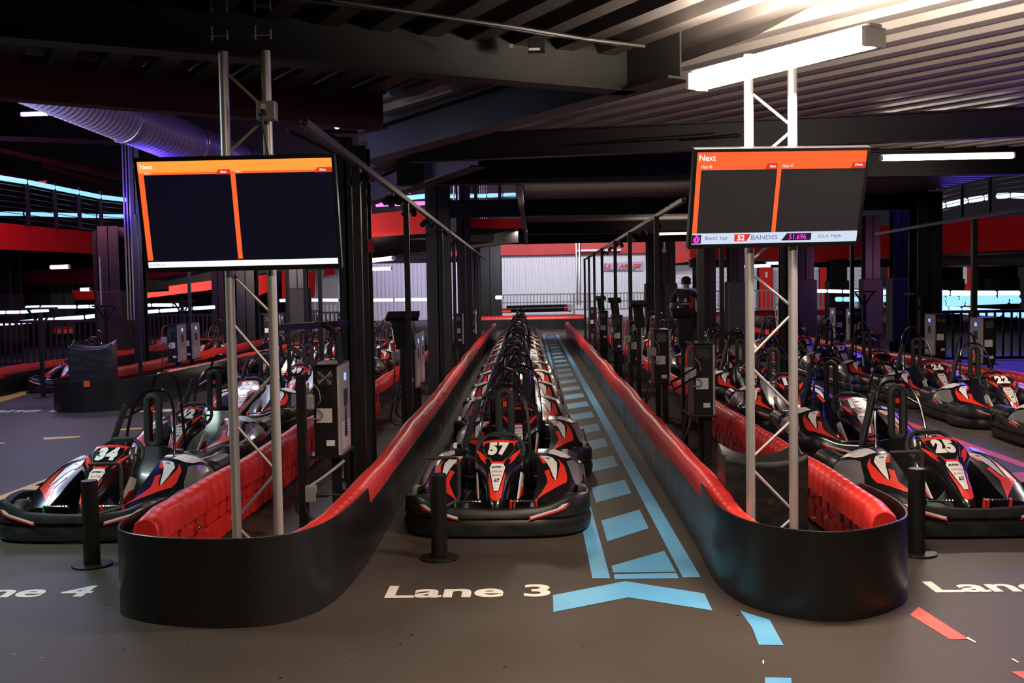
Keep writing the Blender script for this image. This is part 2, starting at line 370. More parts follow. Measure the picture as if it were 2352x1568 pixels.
    ga = SS[1:-1]; gb = UU[1:-1]
    for sg in (1, -1):
        fn = lambda s, u: (sg * pod(s, u)[0], pod(s, u)[1], pod(s, u)[2])
        mb = MB(); rings = []
        for s in SS:
            r = [fn(s, u) for u in UU]; xi, y, zt = pod(s, 0)
            rings.append([(sg * (xi + .015), y, .12), (sg * (xi + .005), y, zt - .02)] + r + [(sg * (pod(s, 1)[0] - .02), y, .12)])
        mb.loft(rings, False)
        for s, rv in ((0, 0), (1, 1)):
            r = rings[0] if s == 0 else rings[-1]; mb.add(r, [tuple(range(len(r)))])
        pd = mb.build('side_pod', 'black', t, smooth=True)
        mb = MB()
        for pl in ([(.005, .071), (.147, .388), (.307, .662), (.383, .656), (.521, .565), (.60, .42), (.53, .478), (.338, .455), (.277, .427), (.325, .326), (.426, .256), (.396, .155), (.258, .256), (.132, .186)],
                   [(.608, .03), (.501, .124), (.502, .205), (.573, .13)], [(.70, .955), (.82, .945), (.87, .975), (.60, .985)]):
            decal(mb, pl, fn, ga, gb)
        mb.build('red_graphic', 'redg', pd)
        mb = MB()
        for pl in ([(.612, .056), (.612, .187), (.60, .312), (.537, .409), (.409, .432), (.287, .426), (.342, .355), (.445, .273), (.519, .199)],
                   [(.65, .23), (.64, .5), (.68, .62), (.90, .75), (.86, .45), (.74, .25)]):
            decal(mb, pl, fn, ga, gb)
        mb.build('white_graphic', 'whiteg', pd)
        mb = MB(); decal(mb, [(.60, .60), (.88, .86), (.90, .95), (.46, .91), (.343, .868), (.423, .751)], fn, ga, gb); mb.build('grey_graphic', 'greyg', pd)
        mb = MB(); tv, tf = text_fit('RPM', .10, .035, .02, .3)
        mb.add(lay([(.575 + b * sg * .6, .22 + a * sg * .9) for a, b in tv], fn, .006), tf)
        mb.build('small_logo', 'blackprint', pd)
        # battery case under the pod
        mb = MB(); mb.box(*sorted((sg * .29, sg * .50)), -.32, .36, .06, .24); mb.build('battery_case', 'rubber', t, bev=.015)
    # centre fairing
    NS = [0, .04, .08, .16, .25, .37, .5, .6, .66, .72, .8, .88, .94, .97, 1]; NT = [-1, -.6, -.2, .2, .6, 1]
    mb = MB(); rings = []
    for s in NS:
        w = interp(NOSE_W, s); r = [nose(s, q * w) for q in NT]; dp = .10 if s < .9 else .10 - (s - .9) * .4
        top = r[0]
        L_ = (-w - .022, top[1] + dp * .55, top[2] - dp * .85); R_ = (w + .022, top[1] + dp * .55, top[2] - dp * .85)
        Lm = (-w - .010, top[1] + .012, top[2] - .012); Rm = (w + .010, top[1] + .012, top[2] - .012)
        rings.append([L_, Lm] + r + [Rm, R_])
    mb.loft(rings, False); mb.add(rings[0], [tuple(range(len(rings[0])))]); mb.add(rings[-1], [tuple(range(len(rings[0])))])
    nz = mb.build('front_fairing', 'black', t, smooth=True)
    sy = lambda pl: [(a, -b) for a, b in pl]
    gs = NS[1:-1]; gx = (-.12, -.09, -.06, -.03, 0, .03, .06, .09, .12)
    mb = MB()
    rs = [(.815, .154), (.835, .149), (.757, .103), (.68, .076), (.668, .084), (.72, .098), (.60, .078), (.69, .118)]
    for pl in ([(.862, -.107), (.962, -.120), (.972, -.06), (.975, 0), (.972, .06), (.962, .120), (.862, .107), (.925, .100), (.93, 0), (.925, -.100)], rs, sy(rs),
               [(.715, -.062), (.636, -.036), (.636, .036), (.715, .062), (.603, .042), (.603, -.042)],
               [(.50, .056), (.21, .018), (.195, 0), (.21, -.018), (.50, -.056), (.42, -.055), (.14, -.034), (.09, -.012), (.09, .012), (.14, .034), (.42, .055)]):
        decal(mb, pl, nose, gs, gx)
    mb.build('red_outline', 'redg', nz)
    mb = MB(); decal(mb, [(.603, .040), (.55, .053), (.214, .014), (.214, -.014), (.55, -.053), (.603, -.040)], nose, gs, gx)
    mb.build('white_panel', 'whiteg', nz)
    for s, x, l in ((.80, -.118, .10), (.80, .118, .10)):    # thin pale pinstripes
        mb = MB(); decal(mb, [(s + .05, x * 1.0), (s + .05, x * .97), (s - .10, x * .60), (s - .13, x * .42), (s - .13, x * .46), (s - .10, x * .64)], nose, gs, gx)
        mb.build('pinstripe', 'greyg', nz)
    mb = MB(); L_ = lambda nm, m: (mb.build(nm, m, nz), mb.__init__())
    tv, tf = text_fit('RPM', .070, .030, .03, .3); mb.add(lay([(.548 + b, a - .006) for a, b in tv], nose, .0045), tf)
    L_('rpm_logo', 'blackprint'); decal(mb, [(.335, -.018), (.335, .010), (.382, .020), (.382, -.008)], nose, gs, gx, .0045); L_('square_logo', 'blackprint')
    decal(mb, [(.530, .034), (.548, .046), (.566, .034), (.548, .040)], nose, gs, gx, .0045); L_('logo_swoosh', 'redprint')
    tv, tf = text_fit('Coca-Cola', .072, .030, .01, .35); mb.add(lay([(.487 + b, a) for a, b in tv], nose, .0045), tf)
    L_('red_script_logo', 'redprint'); decal(mb, [(.415, -.030), (.415, -.018), (.440, -.018), (.440, -.030)], nose, gs, gx, .0045)
    L_('green_logo', 'greenprint'); tv, tf = text_fit('S', .014, .034, .03, 0); mb.add(lay([(.358 + b, a + .001) for a, b in tv], nose, .006), tf)
    L_('letter_logo', 'whiteg'); tv, tf = text_fit('MONSTER', .040, .016, .01, 0); mb.add(lay([(.427 + b, a + .010) for a, b in tv], nose, .0045), tf)
    L_('small_wordmark', 'greyg')
    # leg shields beside the fairing
    for sg in (1, -1):
        mb = MB(); mb.prism([(sg * .13, -.50, .17), (sg * .15, -.34, .17), (sg * .16, -.26, .30), (sg * .15, -.33, .33)], (sg * .01, 0, 0)); sh = mb.build('leg_shield', 'whiteg', t)
        mb = MB(); mb.prism([(sg * .130 + sg * .012, -.48, .172), (sg * .150 + sg * .012, -.345, .172), (sg * .155 + sg * .012, -.30, .235), (sg * .146 + sg * .012, -.38, .235)], (sg * .004, 0, 0)); mb.build('shield_stripe', 'redg', sh)
    # pedals with sprung bars
    for sg, m in ((-1, 'green'), (1, 'pedred')):
        mb = MB(); mb.bar((sg * .27, -.74, .06), (sg * .27, -.76, .215), .012, .022); mb.bar((sg * (.27 if sg < 0 else .10), -.74, .05), (sg * (.27 if sg < 0 else .10), -.76, .215), .012, .022)
        if sg > 0: mb.bar((.118, -.74, .05), (.125, -.76, .215), .010, .02)
        mb.box(*sorted((sg * .095, sg * .275)), -.745, -.735, .05, .062); pdl = mb.build('pedal', m, t)
        mb = MB(); pts = [(sg * (.10 + .17 * i / 24), -.755 + .0015 * math.sin(i * 2.2), .205 + .002 * math.cos(i * 2.2)) for i in range(25)]; mb.tube(pts, .008, 6); mb.build('pedal_bar', 'steel', pdl, smooth=True)
    # steering wheel
    mb = MB(); mb.tube([(.168 * math.cos(a), -.13 + .075 * math.sin(a), .455 + .115 * math.sin(a)) for a in [2 * PI * i / 28 for i in range(28)]], .016, 8, closed=True)
    mb.box(-.075, .075, -.10, -.05, .545, .575); mb.tube([(0, -.13, .455), (0, -.45, .25)], .014, 6)
    mb.tube([(-.16, -.13, .455), (.16, -.13, .455)], .010, 6)
    mb.build('steering_wheel', 'rubber', t, smooth=True, bev=.006)
    # roll hoops, rests, harness arm
    mb = MB(); hp = [(.205, .36, .10), (.20, .42, .35), (.175, .52, .66), (.125, .575, .80), (.06, .60, .855), (0, .605, .862)]
    mb.tube(catmull(hp, 3) + [Vector((-p.x, p.y, p.z)) for p in reversed(catmull(hp, 3)[:-1])], .0125, 8)
    hq = [(.15, .86, .12), (.135, .84, .5), (.115, .82, .82), (.07, .80, .95), (0, .795, .985)]
    mb.tube(catmull(hq, 3) + [Vector((-p.x, p.y, p.z)) for p in reversed(catmull(hq, 3)[:-1])], .0125, 8)
    for sg in (1, -1): mb.tube([(sg * .17, .53, .68), (sg * .12, .82, .74)], .010, 6); mb.tube([(sg * .16, .50, .40), (sg * .04, .50, .40)], .007, 6)
    mb.tube([(.20, .42, .30), (.15, .86, .30)], .012, 6); mb.tube([(-.20, .42, .30), (-.15, .86, .30)], .012, 6)
    hoop = mb.build('roll_hoop', 'black', t, smooth=True)
    mb = MB(); pts = []
    for i in range(32):
        a = 2 * PI * i / 32; cx, cz = .048 * math.cos(a), .048 * math.sin(a) + (.145 if math.sin(a) >= 0 else -.145)
        pts.append((cx, .525 + .10 * (.62 + cz - .45) * .45, .625 + cz))
    mb.tube(pts, .029, 8, closed=True); mb.build('headrest', 'padding', t, smooth=True)
    mb = MB(); mb.box(-.014, .014, .53, .55, .70, .735); mb.build('hoop_tag', 'redg', hoop)
    mb = MB(); mb.bar((-.31, .42, .40), (-.20, .50, .76), .045, .04); mb.bar((-.30, .42, .46), (-.17, .46, .46), .02, .02); mb.bar((-.235, .47, .66), (-.16, .52, .66), .02, .02)
    mb.bar((-.34, .40, .12), (-.31, .42, .42), .03, .03); mb.build('harness_arm', 'rubber', t, bev=.006)
    # engine cover behind the seat
    mb = MB(); mb.loft([[(sx * a, y, z) for sx, z in ((-1, .08), (-1, .30 * k), (-.6, .37 * k), (.6, .37 * k), (1, .30 * k), (1, .08))] for y, a, k in ((.60, .20, .9), (.68, .24, 1), (.86, .22, .95), (.90, .18, .8))], True, True)
    mb.build('motor_cover', 'bumper', t, smooth=True)
    for sg in (1, -1):
        mb = MB(); mb.loft([[(sg * .47 + .10 * a * math.cos(q), y, .235 + .085 * a * math.sin(q)) for q in [2 * PI * j / 14 for j in range(14)]] for y, a in ((.42, .6), (.45, 1), (.80, 1), (.84, .6))], True, True)
        mb.build('wheel_guard', 'bumper', t, smooth=True)
    return t
def add_seat(t, m):
    mb = MB(); A = [(-.05, .075, .14), (.10, .06, .15), (.24, .07, .16), (.34, .13, .17), (.40, .24, .178), (.44, .34, .18), (.47, .43, .175)]
    rings = []
    for y, z, wd in A:
        k = max(0, min(1, (z - .05) / .38)); r = []
        for j in range(13):
            b = -1 + j / 6; r.append((wd * b * (1 + .05 * (abs(b) > .9)), y - (.10 * b ** 4) * (k) , z + (1 - k) * .13 * b ** 4))
        rings.append(r)
    o = [[(p[0] * 1.06, p[1] + .02, p[2] + (.0 if i > 3 else -.015)) for p in r] for i, r in enumerate(rings)]
    full = [r + q[::-1] for r, q in zip(rings, o)]
    mb.loft(full, True, True)
    return mb.build('seat', m, t, smooth=True)
def add_number(t, txt):
    mb = MB(); tv, tf = text_fit(txt, .073 * len(txt), .20, .075, .02, 1.2)
    mb.add(lay([(.832 + b * 1.0, a) for a, b in tv], nose, .004), tf)
    fair = [c for c in t.children if c.name.startswith('front_fairing')][0]
    return mb.build('race_number', 'num', fair)
kart0 = kart_mesh()
KARTS = []
def kart(x, y, rot=0., num=None, label='', group=None, seat='seat'):
    k = copy_tree(kart0); k.location = (x, y, 0); k.rotation_euler = (0, 0, math.radians(rot))
    add = SEATS[seat].copy(); COL.objects.link(add); add.parent = k
    if num: add_number(k, num)
    tag(k, label, 'kart', group); KARTS.append(k); return k
SEATS = {'seat': add_seat(kart0, 'seat'), 'silver': add_seat(kart0, 'silver')}
for s_ in SEATS.values(): s_.parent = None; COL.objects.unlink(s_)
G3, G4, G5, G2, G2b, G6 = ('karts queued nose to tail in the centre lane', 'karts parked along the right side of the left lane', 'karts parked along the left side of the left lane',
    'karts parked along the left side of the right lane', 'karts parked along the far side of the right lane', 'karts in the far left lane')
ORD = 'first second third fourth fifth sixth seventh eighth ninth tenth eleventh twelfth thirteenth fourteenth'.split()
nums3 = {0: '57', 2: '56', 4: '4'}
for i in range(14):
    if i == 0: lb = 'black, red and white kart number 57 at the head of the centre lane queue'
    elif i == 1: lb = 'black and red kart directly behind kart 57 in the centre lane, shifted to the right'
    else: lb = f'black and red kart, {ORD[i]} from the front of the centre lane queue'
    kart(*[(-.252, 7.8, -1.5), (-.14, 9.85, 0), (-.24, 11.8, .5)][i] if i < 3 else (-.235 - .018 * (i - 2) + random.uniform(-.02, .02), 11.8 + 1.94 * (i - 2), random.uniform(-1, 1)), num=nums3.get(i), label=lb, group=G3)
Y4 = [7.8, 10.25, 13.2, 15.55, 17.5, 19.6, 21.7, 23.8, 26, 28.2]; n4 = ['34', '42', '32', '49', '47']
LB4 = ['black and red kart 34, foremost of the left lane, behind a bollard', 'kart 42 with a bright silver seat, directly behind kart 34', 'kart 32 partly hidden by the tubes of the left truss', 'kart 49 seen just right of the left truss', 'kart 47 whose nose peeks over the nearest charger']
for i, y in enumerate(Y4):
    lb = LB4[i] if i < 5 else f'dark kart without readable number, {ORD[i]} back in the row along the left island'
    kart((-3.03, -3.27, -3.5, -3.42, -3.4)[i] if i < 5 else -3.4, y, (-1, 0, 0, 0, 1)[i] if i < 5 else 0, n4[i] if i < 5 else None, lb, G4, 'silver' if i in (1, 2, 3) else 'seat')
for i, y in enumerate((19.2, 21.4, 23.6, 25.8, 28)):
    kart(-4.75 - .03 * i, y, random.uniform(-2, 2), None, f'dark kart, {ORD[i]} in the row next to the middle left barrier island', G5)
for i, (x, y) in enumerate(((-8.0, 18.6), (-7.75, 25.3))):
    kart(x, y, 0, None, ('black and red kart half hidden behind the far left barrier nose', 'dark kart in the far left lane left of the pair of beige chargers', 'rearmost kart standing in the far left lane')[i], G6)
Y2 = [7.65, 10.3, 12.7, 15, 17.0, 19.05, 21.1, 24.4, 26.5]; n2 = ['25', '17', '11']
LB2 = ['black and red kart 25, foremost of the right lane, behind a bollard', 'kart 17 directly behind kart 25, nose partly covered by its roll hoop', 'kart 11 with a silver seat seen between the right truss tubes']
for i, y in enumerate(Y2):
    lb = LB2[i] if i < 3 else f'black and red kart, {ORD[i]} back in the row behind kart 25'
    kart((2.78, 3.0, 2.95)[i] if i < 3 else 3.0, y, (1, 0, -1)[i] if i < 3 else random.uniform(-1, 1), n2[i] if i < 3 else None, lb, G2, 'silver' if i in (2,) else 'seat')
Y2b = [10.5, 12.55, 14.5, 16.7, 18.9, 21.2, 23.5]; n2b = ['7', '22', '26', None, '27', '2']
LB2b = ['kart cut off by the right picture edge, only its side visible', 'kart 22 at the right picture edge, before the red rail', 'kart 26 beyond kart 25, next behind kart 22', 'kart standing right behind kart 26 beyond the red path', 'kart 27 in the far row, right of the right truss', 'kart 2 in the far row, close to the right truss tube', 'rearmost kart of the row along the far right rail']
for i, y in enumerate(Y2b):
    nn = n2b[i] if i < 6 else None; lb = LB2b[i]
    kart(5.33, y, random.uniform(-1, 1) - 2, nn, lb, G2b, 'seat')
def purge(o):
    for c in list(o.children): purge(c)
    bpy.data.objects.remove(o)
purge(kart0)

# ================================================================== FLOOR AND PAINT
mb = MB(); mb.box(-45, 50, -4, 62, -.2, 0)
floor = struct(mb.build('floor', 'floor'))
PZ = .002
def paint(name, polys, m, z=PZ):
    b = MB()
    for pl in polys: b.add([(p[0], p[1], z) for p in pl], [tuple(range(len(pl)))])
    return b.build(name, m, floor)
def FP(*pts): return [F(x, y) for x, y in pts]
xr1 = lambda y: F(1607, 1325)[0] + (F(1283, 770)[0] - F(1607, 1325)[0]) * (y - F(1607, 1325)[1]) / (F(1283, 770)[1] - F(1607, 1325)[1])
def edge(a, b):
    A, B = F(*a), F(*b); return lambda y: A.x + (B.x - A.x) * (y - A.y) / (B.y - A.y)
eR1, eR2 = edge((1609, 1325), (1283, 770)), edge((1568, 1326), (1279.5, 775))
eL1, eL2 = edge((1361, 1330), (1248, 773)), edge((1402, 1330), (1252.5, 773))
y0, y1 = F(1500, 1327).y, 36.6
rails = [[(f1(y0 if j == 0 else 0) if 0 else f1(a), a), (f2(a), a), (f2(b), b), (f1(b), b)] for f1, f2 in ((eR1, eR2), (eL1, eL2)) for a, b in ((y0, y1),)]
rungs = []
RY = [1192.9, 1117.9, 1059.4, 1016.6, 981.2, 951.7, 927.3, 907.4, 890, 874, 859.7, 848.3, 837.5, 827.5, 818.6, 810.5, 803.8, 796.9, 790.7, 785, 780.6, 776, 772.3]
base = [F(1374.4, 1195.9), F(1479.4, 1170.4), F(1500.4, 1213.3), F(1387.9, 1243.3)]
yc = F(1490, 1192.9).y
for py in RY:
    dy = F(1300, py).y - F(1300, 1192.9).y
    q = []
    for i, p in enumerate(base):
        yy = p.y + dy * 1.0 if dy < .1 else yc + dy + (p.y - yc) * (1.0 if i in (1, 2) else 1.0)
        x = (eL2(yy) + .045) if i in (0, 3) else (eR2(yy) - .055)
        q.append((x, yy))
    rungs.append(q)
paint('blue_ladder_marking', rails + rungs + [FP((1404, 1300), (1526, 1265), (1552, 1313), (1409, 1315)), FP((1410, 1319), (1554, 1316), (1559, 1328), (1412, 1330)),
      FP((1270, 1367), (1436, 1335), (1443, 1372), (1271, 1406)), FP((1436, 1335), (1618, 1363), (1636, 1402), (1443, 1372)),
      FP((1700, 1403), (1768, 1424), (1800, 1482), (1743, 1481), (1728, 1442)), FP((1757, 1556), (1817, 1557), (1822, 1600), (1757, 1600))], 'blue')
def lane_text(txt, pl, pr, pb, pt, xoff=0, m='whitep', bold=.028):
    """letters between two floor x positions; pb / pt: near and far edges on the floor"""
    tv, tf = text_fit(txt, pr - pl, pt - pb, bold); b = MB()
    b.add([(a + (pl + pr) / 2, c + (pb + pt) / 2, PZ) for a, c in tv], tf); return b.build('lane_name_marking', m, floor)
A_, B_ = F(882, 1374), F(1265, 1368); lane_text('Lane 3', A_.x, B_.x, A_.y, F(1250, 1342).y)
wd = B_.x - A_.x; hh = F(1250, 1342).y - A_.y
b4 = F(216, 1358); lane_text('Lane 4', b4.x - wd, b4.x, F(150, 1371).y, F(200, 1345).y)
b2 = F(2150, 1361); lane_text('Lane 2', b2.x, b2.x + wd, b2.y, F(2170, 1335).y)
b5 = F(318, 946); lane_text('Lane 5', b5.x, b5.x + 1.3, b5.y, F(318, 938).y)
b6 = F(110, 946); lane_text('Lane 6', b6.x - 1.1, b6.x + .2, b6.y, F(110, 938).y)
paint('red_path_marking', [FP((2110, 1394), (2225, 1468), (2182, 1469), (2090, 1412)), FP((2322, 1543), (2400, 1540), (2400, 1590), (2352, 1560))], 'redp')
rp = []
ex1, ex2, ex3, ex4 = 4.34, 4.22, 3.72, 3.60
rp += [[(ex2, 6.5), (ex1, 6.5), (ex1, 30), (ex2, 30)], [(ex4, 8.5), (ex3, 8.5), (ex3, 30), (ex4, 30)]]
for k in range(18): y = 7.2 + k * 1.25; rp.append([(ex3 + .04, y), (ex2 - .04, y + .14), (ex2 - .04, y + .62), (ex3 + .04, y + .48)])
paint('red_ladder_marking', rp, 'redp')
paint('yellow_line_marking', [FP((-30, 1150), (190, 1068), (215, 1078), (-30, 1172)), FP((-30, 1162), (85, 1139), (80, 1163), (-30, 1172)), FP((98, 1005), (182, 1001), (186, 1004), (103, 1010)), FP((-20, 1016), (10, 1016), (12, 1019), (-20, 1019)),
      FP((170, 1068), (400, 985), (412, 990), (200, 1075)), FP((270, 985), (325, 982), (325, 985), (255, 990)), FP((360, 972), (395, 966), (395, 972), (372, 976)), FP((0, 912), (60, 898), (60, 906), (0, 924)), FP((-10, 905), (40, 902), (60, 897), (0, 907))], 'yellow')
paint('blue_corner_marking', [FP((80, 1115), (118, 1100), (90, 1116)), FP((-20, 1200), (8, 1210), (18, 1240), (-20, 1245)), FP((85, 1115), (125, 1101), (95, 1116))], 'blue')
sp = []
for i in range(90):
    x, y = random.uniform(-4, 4.5), random.uniform(3.6, 6.6); r = random.uniform(.003, .009)
    sp.append([(x + r * random.uniform(.6, 1.6) * math.cos(a), y + r * math.sin(a)) for a in (0, 1.1, 2.3, 3.4, 4.6, 5.5)])
paint('dust_specks', sp, 'skirt', .001)
paint('paper_scraps', [FP((2218, 1466), (2224, 1464), (2242, 1475), (2240, 1477)), FP((1751, 1518), (1755, 1517), (1755, 1524), (1752, 1526)), FP((2322, 1514), (2326, 1513), (2340, 1521), (2338, 1523))], 'whitep', .003)

# ================================================================== BARRIER ISLANDS
def skirt_obj(name, outline, ztop, label, th=.012, tags=None):
    """plan outline (x, y) open polyline, ztop(i) rim height"""
    n = len(outline); rings = []
    for i, p in enumerate(outline):
        a = outline[max(i - 1, 0)]; b = outline[min(i + 1, n - 1)]; t = Vector((b[0] - a[0], b[1] - a[1])).normalized(); nr = Vector((-t.y, t.x)); zt = ztop[i]
        o = (p[0], p[1]); q = (p[0] + nr.x * th, p[1] + nr.y * th)
        rings.append([(*o, 0), (*o, zt - .003), (o[0] + nr.x * .003, o[1] + nr.y * .003, zt), (q[0] - nr.x * .003, q[1] - nr.y * .003, zt), (*q, zt - .003), (*q, 0)])
    mb = MB(); mb.loft(rings, True, True); o = mb.build(name, 'skirt', smooth=True); tag(o, label, 'barrier'); return o
def cap(path, parent=None, rib=.105, r=.072, zt=.450, amp=.009, name='red_cap', dip=0):
    """ribbed half round rail along plan path; several slices per rib"""
    pts = []; 
    for a, b in zip(path, path[1:]):
        L = math.dist(a, b); k = max(1, int(L / (rib / 6)))
        for j in range(k): pts.append((a[0] + (b[0] - a[0]) * j / k, a[1] + (b[1] - a[1]) * j / k))
    pts.append(path[-1]); n = len(pts); rings = []; acc = 0
    for i, p in enumerate(pts):
        a = pts[max(i - 3, 0)]; b = pts[min(i + 3, n - 1)]; t = Vector((b[0] - a[0], b[1] - a[1])).normalized(); nr = Vector((-t.y, t.x))
        if i: acc += math.dist(pts[i - 1], p)
        ph = (acc / rib) % 1; k = 1 - (1. if ph < .15 else .15 * (ph - .15)) * amp / r
        wz = .006 * math.sin(acc * 1.9) + .004 * math.sin(acc * 4.7 + 1); wx = .008 * math.sin(acc * 1.3 + 2)
        dp = max(0, 1 - acc / 1.0) * dip; rr = r * k * (1 - dp * 4); c = zt - r * .85 + wz - dp; pr = []
        for q in (-1.0, -.99, -.97, -.80, -.5, -.17, .17, .5, .80, .97, .99, 1.0): pr.append(q)
        R_ = []
        zz = [c - .10, c - .06, c - .015, c + rr * .42, c + rr * .70, c + rr * .84, c + rr * .84, c + rr * .70, c + rr * .42, c - .015, c - .06, c - .10]
        for q, z in zip(pr, zz): R_.append((p[0] + nr.x * (q * rr + wx), p[1] + nr.y * (q * rr + wx), z))
        rings.append(R_)
    mb = MB(); mb.loft(rings, True, True); return mb.build(name, 'red', parent, smooth=True)
def blocks(x, y0, y1, sgn, parent):
    """stacked ribbed red blocks under the cap, seen from inside the island"""
    mb = MB(); k = 0; y = y0
    while y < y1:
        L = min(.46, y1 - y)
        for zz, (a, b) in enumerate(((.02, .155), (.165, .30))):
            o = .12 * zz
            mb.box(*sorted((x, x + sgn * .03)), y, y + L, a, b)
            for j in range(3):
                d = y + .02 + j * .148
                if d + .12 < y + L: mb.box(*sorted((x + sgn * .03, x + sgn * (.042 + .008 * ((j + zz) % 2)))), d, d + .12, a + .008, b - .010 - .015 * ((j * 7 + k) % 2))
        y += L + .02; k += 1
    return mb.build('block_panel', 'red', parent, bev=.004)
def bolts(x, y0, y1, sgn, parent, step=.9):
    mb = MB(); y = y0
    while y < y1:
        for dz in (.08, .22):
            mb.loft([[(x + sgn * d, y + r * math.cos(2 * PI * j / 8), dz + r * math.sin(2 * PI * j / 8)) for j in range(8)] for d, r in ((.058, .018), (.066, .018), (.066, .008), (.082, .008))], True, True)
        y += step
    return mb.build('bolt_row', 'steel', parent, smooth=True)
Lo = [(-2.13, 30), (-2.13, 9), (-2.15, 6.6), (-2.17, 6.15), (-2.185, 5.6), (-2.15, 5.37), (-2.07, 5.25), (-1.9, 5.145), (-1.7, 5.085), (-1.5, 5.065), (-1.31, 5.10), (-1.17, 5.22), (-1.075, 5.45), (-1.035, 5.78), (-1.02, 6.05), (-1.01, 6.35), (-1.01, 6.42), (-1.05, 12), (-1.18, 22), (-1.30, 36.8)]
def smooth_path(o, i0, i1, k=4):
    c = catmull([Vector((*p, 0)) for p in o[i0:i1 + 1]], k); return o[:i0] + [(p.x, p.y) for p in c] + o[i1 + 1:]
def rim(pts, mid, yup, ylo=.33, full=.437):
    return [full if p[1] < yup else ylo for p in pts]
Lp = smooth_path(Lo, 3, 15)
skirt_obj('barrier_skirt', Lp, rim(Lp, 0, 6.36), 'black sheet skirt wrapped around the rounded end of the left barrier island')
b = thing('red_barrier', 'red ribbed plastic barrier on the left arm of the left island, beside kart 34', 'barrier', (0, 0, 0), 0, 'red barriers of the front islands')
cap([(-2.04, 5.48), (-2.085, 5.8), (-2.09, 6.3), (-2.08, 30)], b, rib=.14); blocks(-2.10, 5.55, 14, 1, b); bolts(-2.09, 6.3, 12, 1, b)
b = thing('red_barrier', 'long red ribbed rail left of the centre lane karts', 'barrier', (0, 0, 0), 0, 'red barriers of the front islands')
cap([(-1.26, 5.36), (-1.19, 5.52), (-1.14, 5.75), (-1.12, 6.0), (-1.09, 6.35), (-1.13, 12), (-1.26, 22), (-1.38, 36.8)], b, rib=.10, dip=.055, amp=.005); blocks(-1.06, 6.2, 9, -1, b)
Ro = [(1.10, 36.8), (1.06, 22), (1.03, 12), (1.0, 7.2), (.99, 6.42), (.985, 6.36), (.97, 6.0), (.975, 5.71), (1.02, 5.44), (1.10, 5.27), (1.23, 5.14), (1.40, 5.07), (1.59, 5.12), (1.78, 5.27), (1.90, 5.45), (1.965, 5.75), (1.965, 6.05), (1.93, 6.32), (1.93, 6.40), (1.93, 30)]
Rp = smooth_path(Ro, 5, 17)
skirt_obj('barrier_skirt', Rp, rim(Rp, 0, 6.37), 'black sheet skirt wrapped around the rounded end of the right barrier island')
b = thing('red_barrier', 'long red ribbed rail right of the blue ladder marking', 'barrier', (0, 0, 0), 0, 'red barriers of the front islands')
cap([(1.20, 5.33), (1.12, 5.5), (1.08, 5.75), (1.07, 6.0), (1.065, 6.37), (1.09, 12), (1.12, 22), (1.15, 36.8)], b, rib=.10, dip=.055, amp=.005); blocks(1.03, 6.2, 8, 1, b)
b = thing('red_barrier', 'red ribbed barrier on the right arm of the right island, beside kart 25', 'barrier', (0, 0, 0), 0, 'red barriers of the front islands')
cap([(1.79, 5.45), (1.83, 5.75), (1.84, 6.3), (1.85, 30)], b, rib=.13); blocks(1.90, 5.5, 13, -1, b); bolts(1.89, 6.1, 11, -1, b)
# middle left island and the other lanes
Mo = [(-6.9, 30), (-6.9, 15.4), (-6.85, 15.0), (-6.7, 14.75), (-6.45, 14.6), (-6.2, 14.62), (-5.95, 14.8), (-5.72, 15.15), (-5.6, 15.7), (-5.55, 16.6), (-5.5, 17.6), (-5.5, 30)]
Mp = smooth_path(Mo, 1, 9)
skirt_obj('barrier_skirt', Mp, [.44 if p[1] < 17.7 else .33 for p in Mp], 'black sheet skirt around the middle left island, with a small orange tape mark')
mb = MB(); mb.prism([(-6.24, 14.60, .36), (-6.16, 14.61, .36), (-6.165, 14.61, .44), (-6.235, 14.60, .44)], (0, -.012, 0)); tag(mb.build('orange_tape', 'orange'), 'small orange tape patch on the rim of the middle left barrier island', 'tape')
b = thing('red_barrier', 'red ribbed rail on the right side of the middle left island', 'barrier', (0, 0, 0), 0, 'red barriers of the left lanes'); cap([(-5.72, 16.4), (-5.60, 17.6), (-5.58, 30)], b, rib=.16)
b = thing('red_barrier', 'red ribbed rail on the left side of the middle left island, behind the charger pair', 'barrier', (0, 0, 0), 0, 'red barriers of the left lanes'); cap([(-6.78, 15.6), (-6.84, 17.6), (-6.84, 30)], b, rib=.16)
b = thing('red_barrier', 'red ribbed rail at the left edge of the picture, farthest left lane', 'barrier', (0, 0, 0), 0, 'red barriers of the left lanes'); cap([(-8.85, 14.0), (-8.85, 30)], b, rib=.16)
skirt_obj('barrier_skirt', [(-8.78, 14), (-8.78, 30)], [.33, .33], 'black sheet skirt under the red rail at the far left')
b = thing('red_barrier', 'red ribbed rail beyond kart 22 on the far right', 'barrier', (0, 0, 0), 0, 'red barriers of the right lanes'); cap([(6.16, 9.5), (6.14, 14), (6.10, 23), (6.08, 30)], b, rib=.16)
skirt_obj('barrier_skirt', [(6.06, 9.5), (6.0, 30)], [.33, .33], 'black sheet skirt under the red rail beyond kart 22')
b = thing('red_barrier', 'red ribbed rail across the far end of the centre lane', 'barrier', (0, 0, 0), 0, 'red barriers at the far end'); cap([(-2.6, 42), (2.0, 42)], b, rib=.30, r=.12, zt=.56)
skirt_obj('barrier_skirt', [(-2.6, 41.86), (2.0, 41.86)], [.40, .40], 'black sheet skirt across the far end of the centre lane')
b = thing('red_barrier', 'short red ribbed rail behind the far end barrier, left', 'barrier', (0, 0, 0), 0, 'red barriers at the far end'); cap([(-1.62, 44.5), (-.95, 44.5)], b, rib=.25, r=.12, zt=.80)
